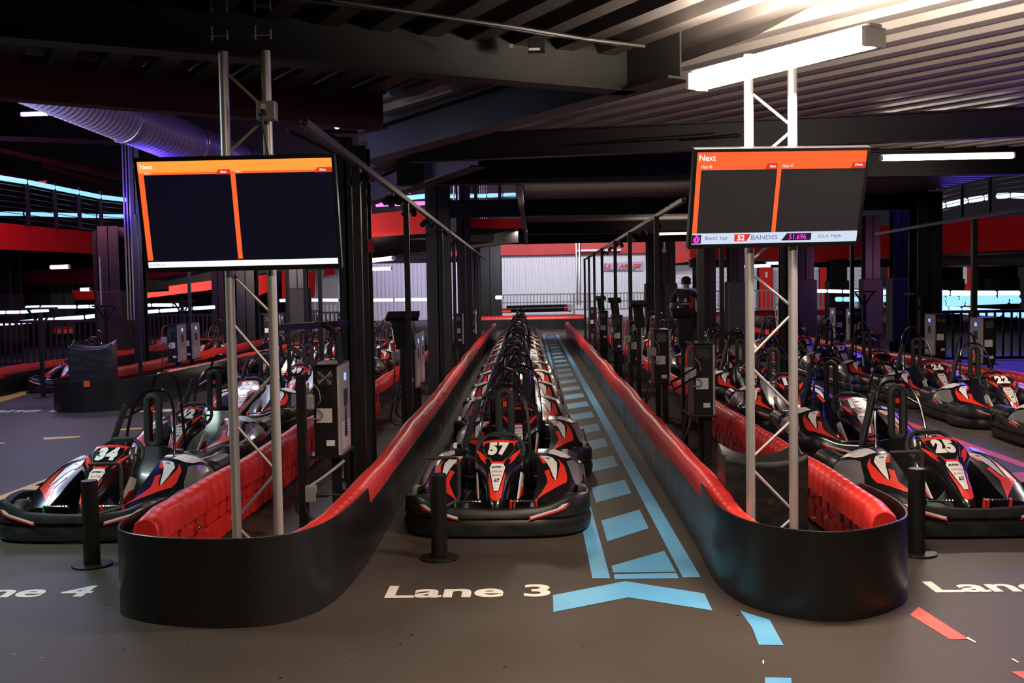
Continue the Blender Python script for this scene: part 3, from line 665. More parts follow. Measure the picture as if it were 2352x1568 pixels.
b = thing('red_barrier', 'red ribbed rail across the track behind the person', 'barrier', (0, 0, 0), 0, 'red barriers at the far end'); cap([(5.0, 42), (12, 42)], b, rib=.30, r=.12, zt=.60)
b = thing('red_barrier', 'upper red rail on the track behind the person', 'barrier', (0, 0, 0), 0, 'red barriers at the far end'); cap([(4.4, 45), (6.6, 45)], b, rib=.30, r=.12, zt=.98)
# black tyre-band barrier with red and white end behind the far barrier
o = MB(); o.tube([(-1.2, 47, .72), (1.35, 47, .74)], .16, 12); bb = o.build('black_rail', 'bumper', smooth=True); tag(bb, 'thick black rubber rail with a red and white tip behind the far red barrier', 'barrier')
o = MB(); o.tube([(1.35, 47, .74), (1.50, 47, .74)], .165, 12); o.build('red_band', 'red', bb, smooth=True, loc=None); o = MB(); o.tube([(1.50, 47, .74), (1.68, 47, .70)], .16, 12); o.build('white_band', 'wallw', bb, smooth=True)
o = MB(); o.box(-.9, 1.7, 43.6, 44.2, .42, .54); tag(o.build('grey_ledge', 'greybox'), 'grey ledge lying behind the far red barrier', 'ledge')

# ================================================================== BOLLARDS
def bollard(x, y, label, hook=1):
    t = thing('bollard', label, 'bollard', (x, y, 0), 0, 'black bollards at the lane heads')
    mb = MB(); mb.cyl((0, 0), .049, .012, .515, 24); p = mb.build('post', 'blacksteel', t, smooth=True, bev=.003)
    mb = MB(); mb.cyl((0, 0), .118, 0, .012, 32); mb.build('base_plate', 'blacksteel', t, smooth=True, bev=.002)
    mb = MB(); mb.tube([(.02, .05, .30), (.10, .20, .31), (.11, .21, .34), (.11, .21, .56), (.105, .21, .575), (.09, .21, .58), (-.09, .21, .578)], .011, 8)
    mb.build('hook_arm', 'brownsteel', t, smooth=True); return t
bollard(F(1010, 1282).x, F(1010, 1282).y, 'black bollard standing at the head of the centre lane')
bollard(F(212, 1298).x, F(212, 1298).y, 'black bollard at the left, between left island and the foremost left kart')
bollard(F(2105, 1272).x, F(2105, 1272).y, 'black bollard at the right, just beyond the right island')

# ================================================================== TRUSSES AND SCREENS
def truss(xa, xb, y, ztop, label, zz, box=None):
    t = thing('truss_post', label, 'truss', ((xa + xb) / 2, y, 0), 0, 'aluminium truss posts')
    h = (xb - xa) / 2
    for sx in (-h, h):
        mb = MB(); mb.tube([(sx, 0, .012), (sx, 0, ztop)], .025, 16); mb.build('upright', 'alu', t, smooth=True)
    mb = MB(); mb.box(-h - .03, h + .03, -.10, .10, 0, .012); mb.build('base_plate', 'alu', t)
    for a, b in zz:
        mb = MB(); mb.tube([(a[0] * (h - .01), 0, a[1]), (b[0] * (h - .01), 0, b[1])], .008, 8); mb.build('diagonal_brace', 'alu', t, smooth=True)
    return t
zl = lambda px, py, Y: P(px, py, Y).z
segs = lambda Y, px, L: [((a, zl(px + 50 + 50 * a, y0, Y)), (b, zl(px + 50 + 50 * b, y1, Y))) for a, y0, b, y1 in L]
YL, YR = 5.52, 5.76
xa, xb = P(541, 1100, YL).x, P(637, 1100, YL).x
zig = [(1, zl(620, 250, YL)), (-1, zl(530, 350, YL)), (1, zl(625, 470, YL)), (-1, zl(530, 560, YL)), (1, zl(630, 720, YL)), (-1, zl(540, 742, YL)), (1, zl(633, 845, YL)), (-1, zl(545, 963, YL)), (1, zl(640, 1070, YL)), (-1, zl(553, 1180, YL))]
zig = [(1, 2.62), (-1, zl(530, 350, YL)), (1, zl(625, 250, YL)), (1, zl(625, 250, YL))]
zz_l = [(-1, 2.74), (1, 2.52), (-1, 2.30), (1, 2.06), (-1, 1.84), (1, zl(630, 720, YL)), (-1, zl(540, 745, YL) + .0), (1, 1.22), (-1, zl(545, 960, YL)), (1, zl(640, 1080, YL)), (-1, zl(553, 1180, YL))]
zs = [2.72, 2.50, 2.28, 2.06, 1.80, 1.54, 1.22, .95, .68, .42, .15]
truss(xa, xb, YL, 2.86, 'silver aluminium truss post carrying the left screen', segs(YL, 541, [(1, 270, -1, 352), (-1, 372, 1, 455), (1, 470, -1, 545), (-1, 628, 1, 718), (-1, 742, 1, 848), (1, 862, -1, 957), (-1, 975, 1, 1078), (1, 1088, -1, 1185), (-1, 1212, 1, 1300), (-1, 165, 1, 250)]))
xa2, xb2 = P(1723, 900, YR).x, P(1822, 900, YR).x
truss(xa2, xb2, YR, 2.84, 'silver aluminium truss post carrying the right screen', segs(YR, 1723, [(-1, 212, 1, 287), (1, 302, -1, 382), (-1, 400, 1, 480), (1, 522, -1, 598), (-1, 628, 1, 703), (1, 722, -1, 815), (-1, 845, 1, 935), (1, 965, -1, 1050), (-1, 1078, 1, 1170), (1, 1190, -1, 1270)]))
# beam clamps above the left truss
for x in (xa, xb):
    t = thing('beam_clamp', 'pair of steel U clamps fixing the left truss ' + ('left' if x == xa else 'right') + ' tube to the dark beam', 'clamp', (x, YL - .04, 2.92), 0, 'beam clamps')
    for z in (0, .14):
        mb = MB(); mb.box(-.04, .05, -.05, -.03, z, z + .012); mb.build('clamp_bar', 'steel', t)
        mb = MB(); mb.cyl((.048, -.045), .006, z - .02, z + .03, 8); mb.cyl((-.03, -.045), .006, z - .02, z + .05, 8); mb.build('threaded_rod', 'steel', t, smooth=True)
# socket box on the left truss
sb = P(614, 257, YL - .06); t = thing('socket_box', 'grey socket box with a black plug strapped to the left truss', 'socket', (sb.x, sb.y, sb.z - .045))
mb = MB(); mb.box(-.048, .048, -.04, .03, 0, .095); mb.build('box', 'greybox', t, bev=.004)
mb = MB(); mb.loft([[(-.010 + r * math.cos(q), -.042, .066 + r * math.sin(q)) for q in [2 * PI * j / 16 for j in range(16)]] for r in (.015, .001)]); mb.build('outlet', 'tag', t)
mb = MB(); mb.loft([[(-.010 + r * math.cos(q), y, .034 + r * math.sin(q)) for q in [2 * PI * j / 16 for j in range(16)]] for r, y in ((.017, -.042), (.015, -.062), (.008, -.068))], True, True)
mb.tube([(-.01, -.06, .03), (-.008, -.062, -.05), (0, -.05, -.12), (.02, -.03, -.24)], .005, 6); mb.build('plug', 'cable', t, smooth=True)
def quadpose(c, Y):
    r = [ray(*p) for p in c]
    A = Matrix((r[0], -r[1], r[2])).transposed(); l = A.inverted() @ r[3]       # l0 r0 - l1 r1 + l2 r2 = r3
    pts = [r[0] * l[0], r[1] * l[1], r[2] * l[2], r[3]]
    cen = sum(pts, Vector()) / 4; k = Y / cen.y; pts = [Vector((0, 0, CAMH)) + p * k for p in pts]
    cen = sum(pts, Vector()) / 4; ex = (pts[1] - pts[0] + pts[2] - pts[3]); ez = (pts[0] - pts[3] + pts[1] - pts[2]); W = ex.length / 2; H = ez.length / 2
    ex.normalize(); ez = (ez - ex * ez.dot(ex)).normalized(); ey = ez.cross(ex)
    return cen, Matrix((ex, ey, ez)).transposed(), W, H
def rect(mb, x0, x1, z0, z1, y, sk=0): mb.add([(x0, y, z0), (x1, y, z0), (x1, y, z1), (x0 + sk, y, z1)], [(0, 1, 2, 3)])
def screen(corners, Y, label, right):
    cen, R3, W, H = quadpose(corners, Y)
    t = thing('screen', label, 'screen', cen); t.rotation_euler = R3.to_euler()
    w2, h2 = W / 2, H / 2; bz = .018
    mb = MB(); mb.box(-w2 - bz, w2 + bz, .004, .045, -h2 - bz * 1.4, h2 + bz); mb.box(-w2 - bz, w2 + bz, -.003, .01, h2, h2 + bz); mb.box(-w2 - bz, w2 + bz, -.003, .01, -h2 - bz * 1.4, -h2)
    mb.box(-w2 - bz, -w2, -.003, .01, -h2, h2); mb.box(w2, w2 + bz, -.003, .01, -h2, h2); mb.box(-.25, .25, .04, .075, -.16, .16); mb.build('housing', 'bezel', t, bev=.003)
    mb = MB(); mb.box(-.13, .13, .07, .095, -.12, .12); mb.bar((0, .08, 0), (0, .16, 0), .08, .08); mb.build('wall_bracket', 'blacksteel', t)
    mb = MB(); rect(mb, -w2, w2, -h2, h2, 0); pn = mb.build('panel', 'screen_glare' if right else 'screen_dark', t)
    X = lambda u: -w2 + u * W
    Z = lambda v: h2 - v * H
    def tx(s, u0, u1, v0, v1, m, bold=0., nm='caption'):
        tv, tf = text_fit(s, (u1 - u0) * W, (v1 - v0) * H, bold); b = MB(); b.add([(a + X((u0 + u1) / 2), -.0035, c + Z((v0 + v1) / 2)) for a, c in tv], tf); return b.build(nm, m, pn)
    o = 's_orange' ; top = 's_orange2' if not right else 's_orange'
    mb = MB(); rect(mb, X(0), X(1), Z(.105 if not right else .11), Z(0), -.001)
    mb.build('header_bar', top, pn)
    mb = MB(); rect(mb, X(0), X(1), Z(.125 if not right else .19), Z(.105 if not right else .11), -.001); rect(mb, X(0), X(.028), Z(.93), Z(.12), -.001); rect(mb, X(.475), X(.50), Z(.93), Z(.12), -.001)
    mb.build('column_bars', o, pn)
    mb = MB(); vb = .13 if not right else .19; va = .085 if not right else .125
    rect(mb, X(.40), X(.475), Z(vb), Z(va), -.002, .012); rect(mb, X(.91), X(1), Z(vb), Z(va), -.002, .012); mb.build('time_tabs', 's_red', pn)
    tx('Next', .012 if right else .014, .108 if right else .078, .025, .09 if right else .070, 's_white', .012)
    if right:
        tx('Heat 46', .028, .09, .135, .17, 's_white'); tx('Heat 47', .505, .57, .135, .17, 's_white'); tx('06min', .43, .465, .14, .17, 's_white', .02); tx('07min', .935, .98, .135, .165, 's_white', .02)
        mb = MB(); rect(mb, X(0), X(1), Z(1), Z(.88), -.002); mb.build('lap_bar', 's_pale', pn)
        tx('Best lap', .08, .215, .91, .965, 's_text'); tx('BANDSS', .355, .515, .91, .96, 's_text', .006); tx('30.4 Mph', .76, .905, .915, .965, 's_text')
        mb = MB(); mb.add([(X(.255), -.003, Z(.975)), (X(.33), -.003, Z(.975)), (X(.352), -.003, Z(.895)), (X(.255), -.003, Z(.895))], [(0, 1, 2, 3)]); mb.build('number_tab', 's_red', pn)
        tx('52', .273, .317, .905, .965, 's_white', .03)
        mb = MB(); mb.add([(X(.54), -.003, Z(.975)), (X(.72), -.003, Z(.975)), (X(.72), -.003, Z(.895)), (X(.57), -.003, Z(.895))], [(0, 1, 2, 3)]); mb.build('time_tab', 's_black', pn)
        tx('51.696', .585, .69, .905, .965, 's_pink', .02)
        mb = MB(); rect(mb, X(.0), X(.055), Z(.99), Z(.895), -.003); mb.build('icon_tile', 's_black', pn)
        mb = MB(); n = 24; cx, cz, rr = X(.028), Z(.95), .017; mb.add([(cx + rr * math.cos(2 * PI * j / n), -.0036, cz + rr * math.sin(2 * PI * j / n)) for j in range(n)], [tuple(range(n))])
        rect(mb, cx - .004, cx + .004, cz + .015, cz + .022, -.0036); rect(mb, cx - .008, cx + .008, cz + .021, cz + .025, -.0036); rect(mb, cx + .012, cx + .018, cz + .012, cz + .017, -.0036); mb.build('stopwatch_icon', 's_pink', pn)
        mb = MB(); rect(mb, cx - .002, cx + .002, cz - .006, cz + .010, -.0042); mb.build('stopwatch_hand', 's_black', pn)
    else:
        tx('Heat 1', .034, .066, .098, .116, 's_white'); tx('Heat 2', .503, .535, .095, .115, 's_white'); tx('06min', .425, .455, .095, .118, 's_white', .02); tx('07min', .935, .967, .095, .118, 's_white', .02)
        mb = MB(); rect(mb, X(0), X(1), Z(1), Z(.945), -.002); mb.build('status_bar', 's_white', pn)
        tx('3:32:30 pm', .008, .088, .962, .988, 's_text'); tx('Track 3', .93, .992, .96, .982, 's_pale')
    return t
screen([(313, 372), (760, 362), (778, 605), (343, 615)], 5.36, 'flat screen on the left truss headed Next over two heats, with a white clock bar', False)
screen([(1598, 350), (1988, 345), (1970, 553), (1592, 561)], 5.60, 'flat screen on the right truss with the best lap bar below two heats', True)
# saddle-topped black blocks inside the islands
def block(x, y, rz, s, label, top=.62):
    t = thing('water_block', label, 'barrier block', (x, y, 0), rz, 'black saddle-topped blocks'); mb = MB(); n = 14
    def zt(u, v): return top + .085 * (abs(u) ** 2.2) * (1 if v > 0 else .55) - .03 + (.035 * math.cos(v * PI) * 0)
    rings = []
    for j in range(n + 1):
        u = -1 + 2 * j / n; x_ = .245 * u; yy = .15
        rings.append([(x_, -yy, 0), (x_, -yy, zt(u, -1) - .03), (x_, -yy + .02, zt(u, -1)), (x_, 0, zt(u, 0) - .02), (x_, yy - .02, zt(u, 1)), (x_, yy, zt(u, 1) - .03), (x_, yy, 0)])
    mb.loft(rings, True, True); bd = mb.build('body', 'bumper', t, smooth=True, bev=.008)
    for z in (.18, .36):
        mb = MB(); mb.loft([[(.02 + r * math.cos(q), -.153, z + r * math.sin(q)) for q in [2 * PI * k / 16 for k in range(16)]] for r in (.022, .001)]); mb.build('drain_hole', 'blackprint', bd)
    t.scale = (s, s, s); return t
block(P(1750, 1100, 6.35).x, 6.35, 0, .98, 'black plastic saddle-topped block standing behind the right truss', .63)
block(P(213, 800, 15.6).x, 15.6, .15, 1.25, 'black plastic saddle-topped block standing in the middle left island', .72)

# ================================================================== CHARGERS, KIOSKS
def charger(x, y, face, label, tilt=0, detail=True, plug=True):
    """cabinet on a stand; face = +1 grey side towards +x, -1 towards -x; fan side faces the camera"""
    t = thing('kart_charger', label, 'charger', (x, y, 0), 0, 'kart chargers on the barrier islands'); s = face
    mb = MB(); mb.box(-.085, .085, 0, .40, .47, 1.10); mb.box(-.10, .10, -.02, .43, 1.10, 1.112); mb.build('cabinet', 'blacksteel', t, bev=.004)
    mb = MB(); mb.box(*sorted((s * .085, s * .105)), -.005, .41, .46, 1.10); sp = mb.build('side_panel', 'beige', t, bev=.003)
    mb = MB()
    for i in range(5):
        for j in range(10): mb.box(*sorted((s * .105, s * .108)), .05 + i * .065, .095 + i * .065, .50 + j * .020, .510 + j * .020)
    mb.build('vent_slots', 'whiteg', sp)
    mb = MB(); mb.box(*sorted((s * .105, s * .109)), .14, .27, .80, .92); mb.build('switch_plate', 'rubber', sp)
    mb = MB(); mb.box(*sorted((s * .105, s * .110)), .17, .23, .985, 1.035); mb.build('display', 'display', sp)
    mb = MB()
    for r in (.018, .030, .042, .054): mb.tube([(r * math.cos(a), -.008, 1.015 + r * math.sin(a)) for a in [2 * PI * k / 20 for k in range(20)]], .0016, 4, closed=True)
    for a in (PI / 4, PI * 3 / 4): mb.tube([(-.068 * math.cos(a), -.007, 1.015 - .068 * math.sin(a)), (.068 * math.cos(a), -.007, 1.015 + .068 * math.sin(a))], .002, 4)
    mb.build('fan_grille', 'steel', t, smooth=True)
    mb = MB(); mb.box(-.065, .045, -.004, 0, .70, .80); mb.build('rating_label', 'tag', t)
    mb = MB(); mb.box(.0, .06, -.004, 0, .535, .575); mb.build('breaker_plate', 'tag', t)
    mb = MB(); mb.box(.02, .085, .06, .12, .02, .45); mb.box(-.12, .12, -.03, .44, .45, .47); mb.box(-.10, .15, .02, .16, 0, .015); mb.build('stand', 'blacksteel', t, bev=.003)
    if plug:
        mb = MB(); mb.box(-.15, -.07, -.08, -.02, .80, .90); mb.box(-.17, -.14, -.09, -.01, .77, .90); mb.build('plug_connector', 'greybox', t, bev=.008)
        mb = MB(); mb.tube(catmull([Vector(p) for p in [(-.155, -.05, .90), (-.155, -.05, .99), (-.14, -.03, 1.06), (-.09, 0, 1.09)]], 4), .011, 8); mb.tube([(-.155, -.05, .78), (-.155, -.05, .66)], .012, 8); mb.build('red_cable', 'redcable', t, smooth=True)
        mb = MB(); mb.tube(catmull([Vector(p) for p in [(-.11, -.01, .50), (-.13, -.03, .38), (-.19, -.04, .24), (-.22, -.02, .10), (-.16, -.02, .03), (-.02, -.02, .02), (.10, .02, .06)]], 4), .011, 8)
        mb.tube(catmull([Vector(p) for p in [(-.155, -.05, .66), (-.17, -.05, .45), (-.20, -.05, .25)]], 4), .009, 8); mb.build('black_cable', 'cable', t, smooth=True)
        mb = MB(); mb.tube(catmull([Vector(p) for p in [(-.08, -.03, .98), (-.04, -.03, .93), (-.03, -.03, .86), (-.05, -.02, .83)]], 4), .004, 6); mb.tube(catmull([Vector(p) for p in [(-.06, -.02, .80), (-.02, -.02, .77), (-.03, -.02, .73), (-.10, -.02, .73)]], 4), .006, 6); mb.build('grey_cable', 'greycable', t, smooth=True)
    return t
def kiosk(x, y, z, label, wd=.26, rz=0., braces=False):
    t = thing('timing_kiosk', label, 'kiosk', (x, y, 0), rz, 'slim black kiosks with slanted tops')
    mb = MB(); mb.box(-.03, .03, -.03, .03, .012, z - .08); mb.box(-.12, .12, -.12, .12, 0, .012); mb.build('post', 'blacksteel', t, bev=.003)
    mb = MB()
    if braces:
        mb.box(-wd / 2, wd / 2, -.14, .14, z - .03, z); mb.bar((0, 0, z - .32), (-wd * .42, 0, z - .03), .02, .03); mb.bar((0, 0, z - .32), (wd * .42, 0, z - .03), .02, .03)
        mb.build('top_board', 'blacksteel', t)
    else:
        mb.prism([(-wd / 2, -.08, z - .06), (-wd / 2, .12, z), (-wd / 2, .12, z - .05), (-wd / 2, -.06, z - .10)], (wd, 0, 0)); mb.build('slanted_top', 'blacksteel', t)
        mb = MB(); mb.prism([(-wd * .35, -.05, z - .07), (-wd * .35, .02, z - .04), (-wd * .2, .03, z - .40), (-wd * .2, -.03, z - .40)], (wd * .6, 0, 0)); mb.build('neck', 'blacksteel', t)
    return t
charger(-1.475, 7.45, 1, 'black charger with fan grille and beige side, nearest on the left island')
t = thing('cable_post', 'black square cable post left of the nearest charger', 'post', (P(697, 1100, 6.9).x, 6.9, 0)); mb = MB(); mb.box(-.028, .028, -.028, .028, .01, 1.06); mb.box(-.07, .07, -.06, .06, 0, .01); mb.build('post', 'blacksteel', t); mb = MB(); mb.prism([(-.04, -.03, 1.06), (.05, -.03, 1.06), (.05, .03, 1.075), (-.02, .03, 1.075)], (0, 0, .008)); mb.build('post_cap', 'blacksteel', t)
jb = P(716, 1133, 6.6); t = thing('junction_box', 'grey metal junction box on a rubber hose near the floor of the left island', 'box', (jb.x, jb.y, jb.z))
mb = MB(); mb.box(-.035, .028, -.03, .03, -.05, .05); mb.build('box', 'greybox', t, bev=.004); mb = MB(); mb.tube([(.028, 0, -.01), (.10, .01, -.01)], .016, 10); mb.tube([(.10, .01, -.01), (.24, .03, -.02)], .006, 8); mb.build('plug', 'rubber', t, smooth=True)
mb = MB(); mb.tube(catmull([Vector(p) for p in [(-.005, 0, .05), (.06, .03, .09), (.13, .08, .14), (.17, .2, .17)]], 4), .009, 8); mb.build('conduit', 'greycable', t, smooth=True)
mb = MB(); mb.tube(catmull([Vector(p) for p in [(-.03, .02, .0), (-.04, .02, -.10), (.0, .02, -.17), (.08, .02, -.185), (.16, .05, -.18), (.2, .3, -.18)]], 4), .010, 8); mb.build('hose', 'cable', t, smooth=True)
# swing arms over the nearest charger
t = thing('swing_gantry', 'black overhead cable arm with a brown lever beside the left truss', 'arm', (-1.35, 7.9, 0))
a1, a2, a3 = P(640, 752, 7.4), P(795, 742, 7.9), P(745, 745, 7.7)
off = Vector((-1.35, 7.9, 0)); mb = MB(); mb.bar(a1 - off, a2 - off, .05, .045); mb.tube(catmull([a3 - off, P(772, 770, 7.75) - off, P(785, 860, 7.7) - off, P(792, 1000, 7.6) - off], 4), .022, 8); mb.build('arm', 'blacksteel', t, smooth=True)
mb = MB(); mb.bar(P(668, 797, 7.3) - off, P(726, 838, 7.3) - off, .03, .03); mb.build('lever', 'brownsteel', t)
charger(-1.50, 12.6, 1, 'front one of two chargers beside the first thin post, left island'); charger(-1.52, 13.3, 1, 'rear one of two chargers beside the first thin post, left island')
for i, y in enumerate((17.8, 22.5, 27.5)): charger(-1.6, y, 1, f'kart charger deep in the left island, {ORD[i]} beyond the second column')
for i, y in enumerate((9.5, 12.6, 15.8, 19.2, 23, 27)): charger(1.50, y, 1, 'black kart charger nearest on the right island, beside the thin post' if i == 0 else f'kart charger on the right island, {ORD[i]} from the front', plug=(i < 5))
for i, y in enumerate((18.0, 18.75, 24.5, 25.3, 29.5)): charger(-6.15, y, 1, f'beige charger with lit display, middle left island, {ORD[i]} from the front', plug=i < 2)
for i, (x, y) in enumerate(((6.35, 15.0), (6.4, 16.9), (6.45, 21.4), (6.45, 22.6), (6.5, 28))): charger(x, y, -1, f'beige charger with lit display beyond the far right rail, {ORD[i]} from the front', plug=False)
for i, y in enumerate((10.6, 15.6, 20.2, 24.6)): kiosk(P((1571, 1466, 1412, 1380)[i], 700, y).x, y, (1.40, 1.42, 1.42, 1.42)[i], 'black kiosk with a slanted top in front of the person' if i == 0 else f'black kiosk with a slanted top on the right island, {ORD[i]} from the front', .24)
kiosk(-1.38, 11.2, 1.40, 'black kiosk with a flat top between the first thin post and the second column', .34)
kiosk(-1.5, 17, 1.40, 'black kiosk with a flat top behind the second column', .34)
for i, (px, py, y, rz) in enumerate(((92, 706, 16.9, .1), (243, 701, 21.5, 0), (418, 690, 24, 0), (2115, 672, 17.8, .3), (1985, 668, 23, 0))):
    p = P(px, py, y); kiosk(p.x, y, p.z, ('braced black table post at the far left', 'braced black table post left of the beige chargers', 'braced black table post under the left screen', 'braced black table post beside the wide right column', 'braced black table post beyond the right truss')[i], .46, rz, True)
# small tablet frame on the right island
tp = P(1575, 868, 8.9); t = thing('tablet_frame', 'tilted black tablet frame hanging in front of the nearest right charger', 'frame', tp); t.rotation_euler = (.5, -.5, .15)
mb = MB()
for a, b in (((-.13, 0, -.045), (.13, 0, -.045)), ((-.13, 0, .045), (.13, 0, .045)), ((-.13, 0, -.05), (-.13, 0, .05)), ((.13, 0, -.05), (.13, 0, .05))): mb.bar(a, b, .012, .012)
mb.build('frame', 'blacksteel', t); mb = MB(); mb.bar((0, .03, 0), (-.02, .30, -.22), .02, .02); mb.build('arm', 'blacksteel', t)

# ================================================================== POSTS, OVERHEAD RAILS, SPOTS, COLUMNS
def post(x, y, z, label, w=.055):
    mb = MB(); mb.box(-w / 2, w / 2, -w / 2, w / 2, 0, z); o = mb.build('support_post', 'blacksteel', loc=(x, y, 0)); tag(o, label, 'post', 'thin black posts carrying the overhead rails')
def rail(a, b, label):
    a, b = Vector(a), Vector(b); mb = MB(); d = b - a; sx = Vector((.02, 0, 0))
    mb.bar(a, b, .006, .042); mb.bar(a + sx * 2, b + sx * 2, .006, .042); mb.bar(a + sx - Vector((0, 0, .02)), b + sx - Vector((0, 0, .02)), .042, .005)
    n = int(d.length / .5)
    for i in range(n): p = a + d * (i + .5) / n; mb.bar(p + Vector((0, 0, .024)), p + d.normalized() * .22 + Vector((0, 0, .024)), .012, .004)
    o = mb.build('overhead_rail', 'railsteel'); tag(o, label, 'rail', 'slotted overhead rails')
zl_ = 2.55
xl = lambda y: -1.28 - .006 * (y - 8)
rail((xl(5.9), 5.9, zl_), (xl(36), 36, zl_ - .05), 'long slotted steel rail overhead on the left of the centre lane')
xr = lambda y: 1.52 + .004 * (y - 8)
rail((xr(11), 11, 2.50), (xr(33), 33, 2.50), 'long slotted steel rail overhead on the right of the centre lane')
rail((6.35, 9, 2.58), (6.35, 20, 2.52), 'slotted steel rail overhead right of the right screen')
for i, (px, ) in enumerate(((935,), (1018,), (1049,), (1073,), (1090,), (1105,))):
    y = xl(12) * 2450 / (px - 1225); post(xl(y), y, 2.53, 'thin black post left of the centre lane between the two big columns' if i == 0 else f'thin black post along the left island, {ORD[i]} from the front')
post(P(828, 800, 7.8).x, 7.8, 2.53, 'thin black post in front of the nearest big column')
for i, px in enumerate((1607, 1508, 1447, 1413, 1383, 1365, 1353, 1343)):
    y = 1.53 * 2450 / (px - 1225); post(1.53, y, 2.48, 'thin black post right beside the right screen' if i == 0 else f'thin black post along the right island, {ORD[i]} from the front', .06)
for i, (px, y) in enumerate(((2237, 15.4), (1957, 21.2), (1658, 17.5))): post(P(px, 700, y).x, y, 2.5, ('thin post with a bright edge in front of the right blue lights', 'thin black post right under the right screen corner', 'thin black post just right of the person')[i], .07)
for i, (px, y) in enumerate(((318, 17.0), (436, 19.0), (661, 15.0), (702, 17.5), (736, 14.5))): post(P(px, 700, y).x, y, 2.9, ('thin black post between conduits and left screen', 'thin black post below the left screen', 'slim post right of the left truss', 'second slim post right of the left truss', 'third slim post right of the left truss')[i], .05)
def spot(p, label, yaw=0.):
    t = thing('spotlight', label, 'spotlight', p, yaw, 'small black spotlights on the overhead rails')
    mb = MB(); mb.bar((0, 0, 0), (0, 0, -.05), .014, .014); mb.bar((-.03, 0, -.055), (.03, 0, -.055), .014, .014); mb.build('bracket', 'blacksteel', t)
    for sg in (1, -1):
        mb = MB(); a = Vector((sg * .035, -.02, -.065)); b = a + Vector((sg * .035, -.035, -.045)); c = (a + b) / 2 + Vector((0, 0, 0)); mb.bar(a - (b - a) * .35, b, .05, .05); mb.build('lamp_head', 'blacksteel', t, bev=.004)
for i, (y, nm) in enumerate(((7.9, 'beside the nearest big column'), (9.75, 'under the bright point left of the centre lane'), (10.0, 'paired with another under the left rail'), (11.3, 'just right of the first thin post'), (13.2, 'in front of the second big column'), (15.5, 'right of the second big column'), (18, 'deep on the left rail'))): spot((xl(y) + .02, y, zl_ - .03), 'small black spotlight on the left rail, ' + nm, .4 * (i % 3 - 1))
for i, y in enumerate((13.6, 15.2, 17.4, 19.5, 21.5, 24)): spot((xr(y) + .02, y, 2.46), f'small black spotlight on the right rail, {ORD[i]} from the front', .5 * (i % 3 - 1))
def column(px, y, w, z, label, m='blacksteel', pad=False, hs=True, py=800):
    x = P(px, py, y).x; t = thing('steel_column', label, 'column', (x, y, 0), 0, 'black steel columns'); h = w / 2
    mb = MB()
    mb.box(-h, h, -h, -h + .02, 0, z); mb.box(-h, h, h - .02, h, 0, z); mb.box(-.01, .01, -h, h, 0, z); mb.box(-h - .05, h + .05, -h - .05, h + .05, 0, .025)
    mb.build('shaft', m, t)
    if pad:
        mb = MB(); mb.box(-h - .06, h + .06, -h - .06, h + .06, .3, 1.72); mb.build('wrap_pad', 'padding', t, bev=.03)
    return t
column(822, 9.2, .25, 2.85, 'big black steel column right of the left screen', 'blacksteel'); column(1012, 16.6, .36, 4.2, 'big brown-black column between the left rail posts', 'beam2')
for px, y, w, z, lb, m, pd in ((802, 8.6, .10, 2.85, 'narrow black upright touching the left screen edge', 'blacksteel', 0), (1068, 24, .30, 4.5, 'black column third along the left island', 'blacksteel', 0), (1092, 29, .30, 4.5, 'black column fourth along the left island', 'beam2', 0), (1127, 43, .85, 5, 'black column at the far left end of the white wall', 'blacksteel', 0),
    (262, 23, .45, 3.1, 'brown-black column standing left of the conduits', 'beam2', 1), (322, 19.5, .20, 6, 'tall black column behind the conduits', 'blacksteel', 0), (232, 24.5, .22, 3.1, 'slim column left of the brown-black column', 'blacksteel', 0),
    (15, 30, .6, 3.3, 'dark column at the left picture edge', 'beam2', 1), (105, 37, .7, 3.2, 'dark column behind the left blue light lines', 'blacksteel', 1), (140, 38, .6, 3.2, 'second dark column behind the left blue light lines', 'blacksteel', 1),
    (505, 31.5, .36, 3.2, 'column under the left screen, left of the truss', 'beam2', 0), (570, 27, .45, 3.2, 'column visible between the left truss tubes', 'blacksteel', 0), (688, 27, .40, 3.2, 'column right of the left truss with a small pad', 'blacksteel', 1),
    (1503, 36, .5, 4, 'dark column at the right end of the white wall', 'blacksteel', 1), (1535, 40, .5, 4, 'dark column left of the person', 'blacksteel', 1), (1625, 33, .45, 4, 'dark column behind the person', 'blacksteel', 0), (1690, 30, .42, 4, 'dark padded column left of the right truss', 'blacksteel', 1),
    (1803, 17.6, .17, 3.1, 'black column seen between the right truss tubes', 'blacksteel', 0), (1845, 26, .42, 3.3, 'padded column right of the right truss', 'blacksteel', 1), (1922, 40, .6, 3.3, 'dark padded column before the white shutters', 'blacksteel', 1),
    (2000, 27, .36, 3.3, 'padded column below the right screen corner', 'blacksteel', 1), (2065, 24, .33, 3.3, 'black column left of the widest right column', 'blacksteel', 1), (2125, 18.5, .42, 3.15, 'widest black column on the right', 'blacksteel', 0),
    (2170, 42, .35, 3.3, 'far padded column behind the right blue lights, left', 'blacksteel', 1), (2197, 42, .35, 3.3, 'far padded column behind the right blue lights, second', 'blacksteel', 1), (2255, 42, .35, 3.3, 'far padded column behind the right blue lights, third', 'blacksteel', 1), (2285, 40, .45, 3.3, 'far padded column behind the right blue lights, fourth', 'blacksteel', 1), (2320, 41, .4, 3.3, 'far padded column behind the right blue lights, fifth', 'blacksteel', 1)):
    column(px, y, w, z, lb, m, pd, py=700)
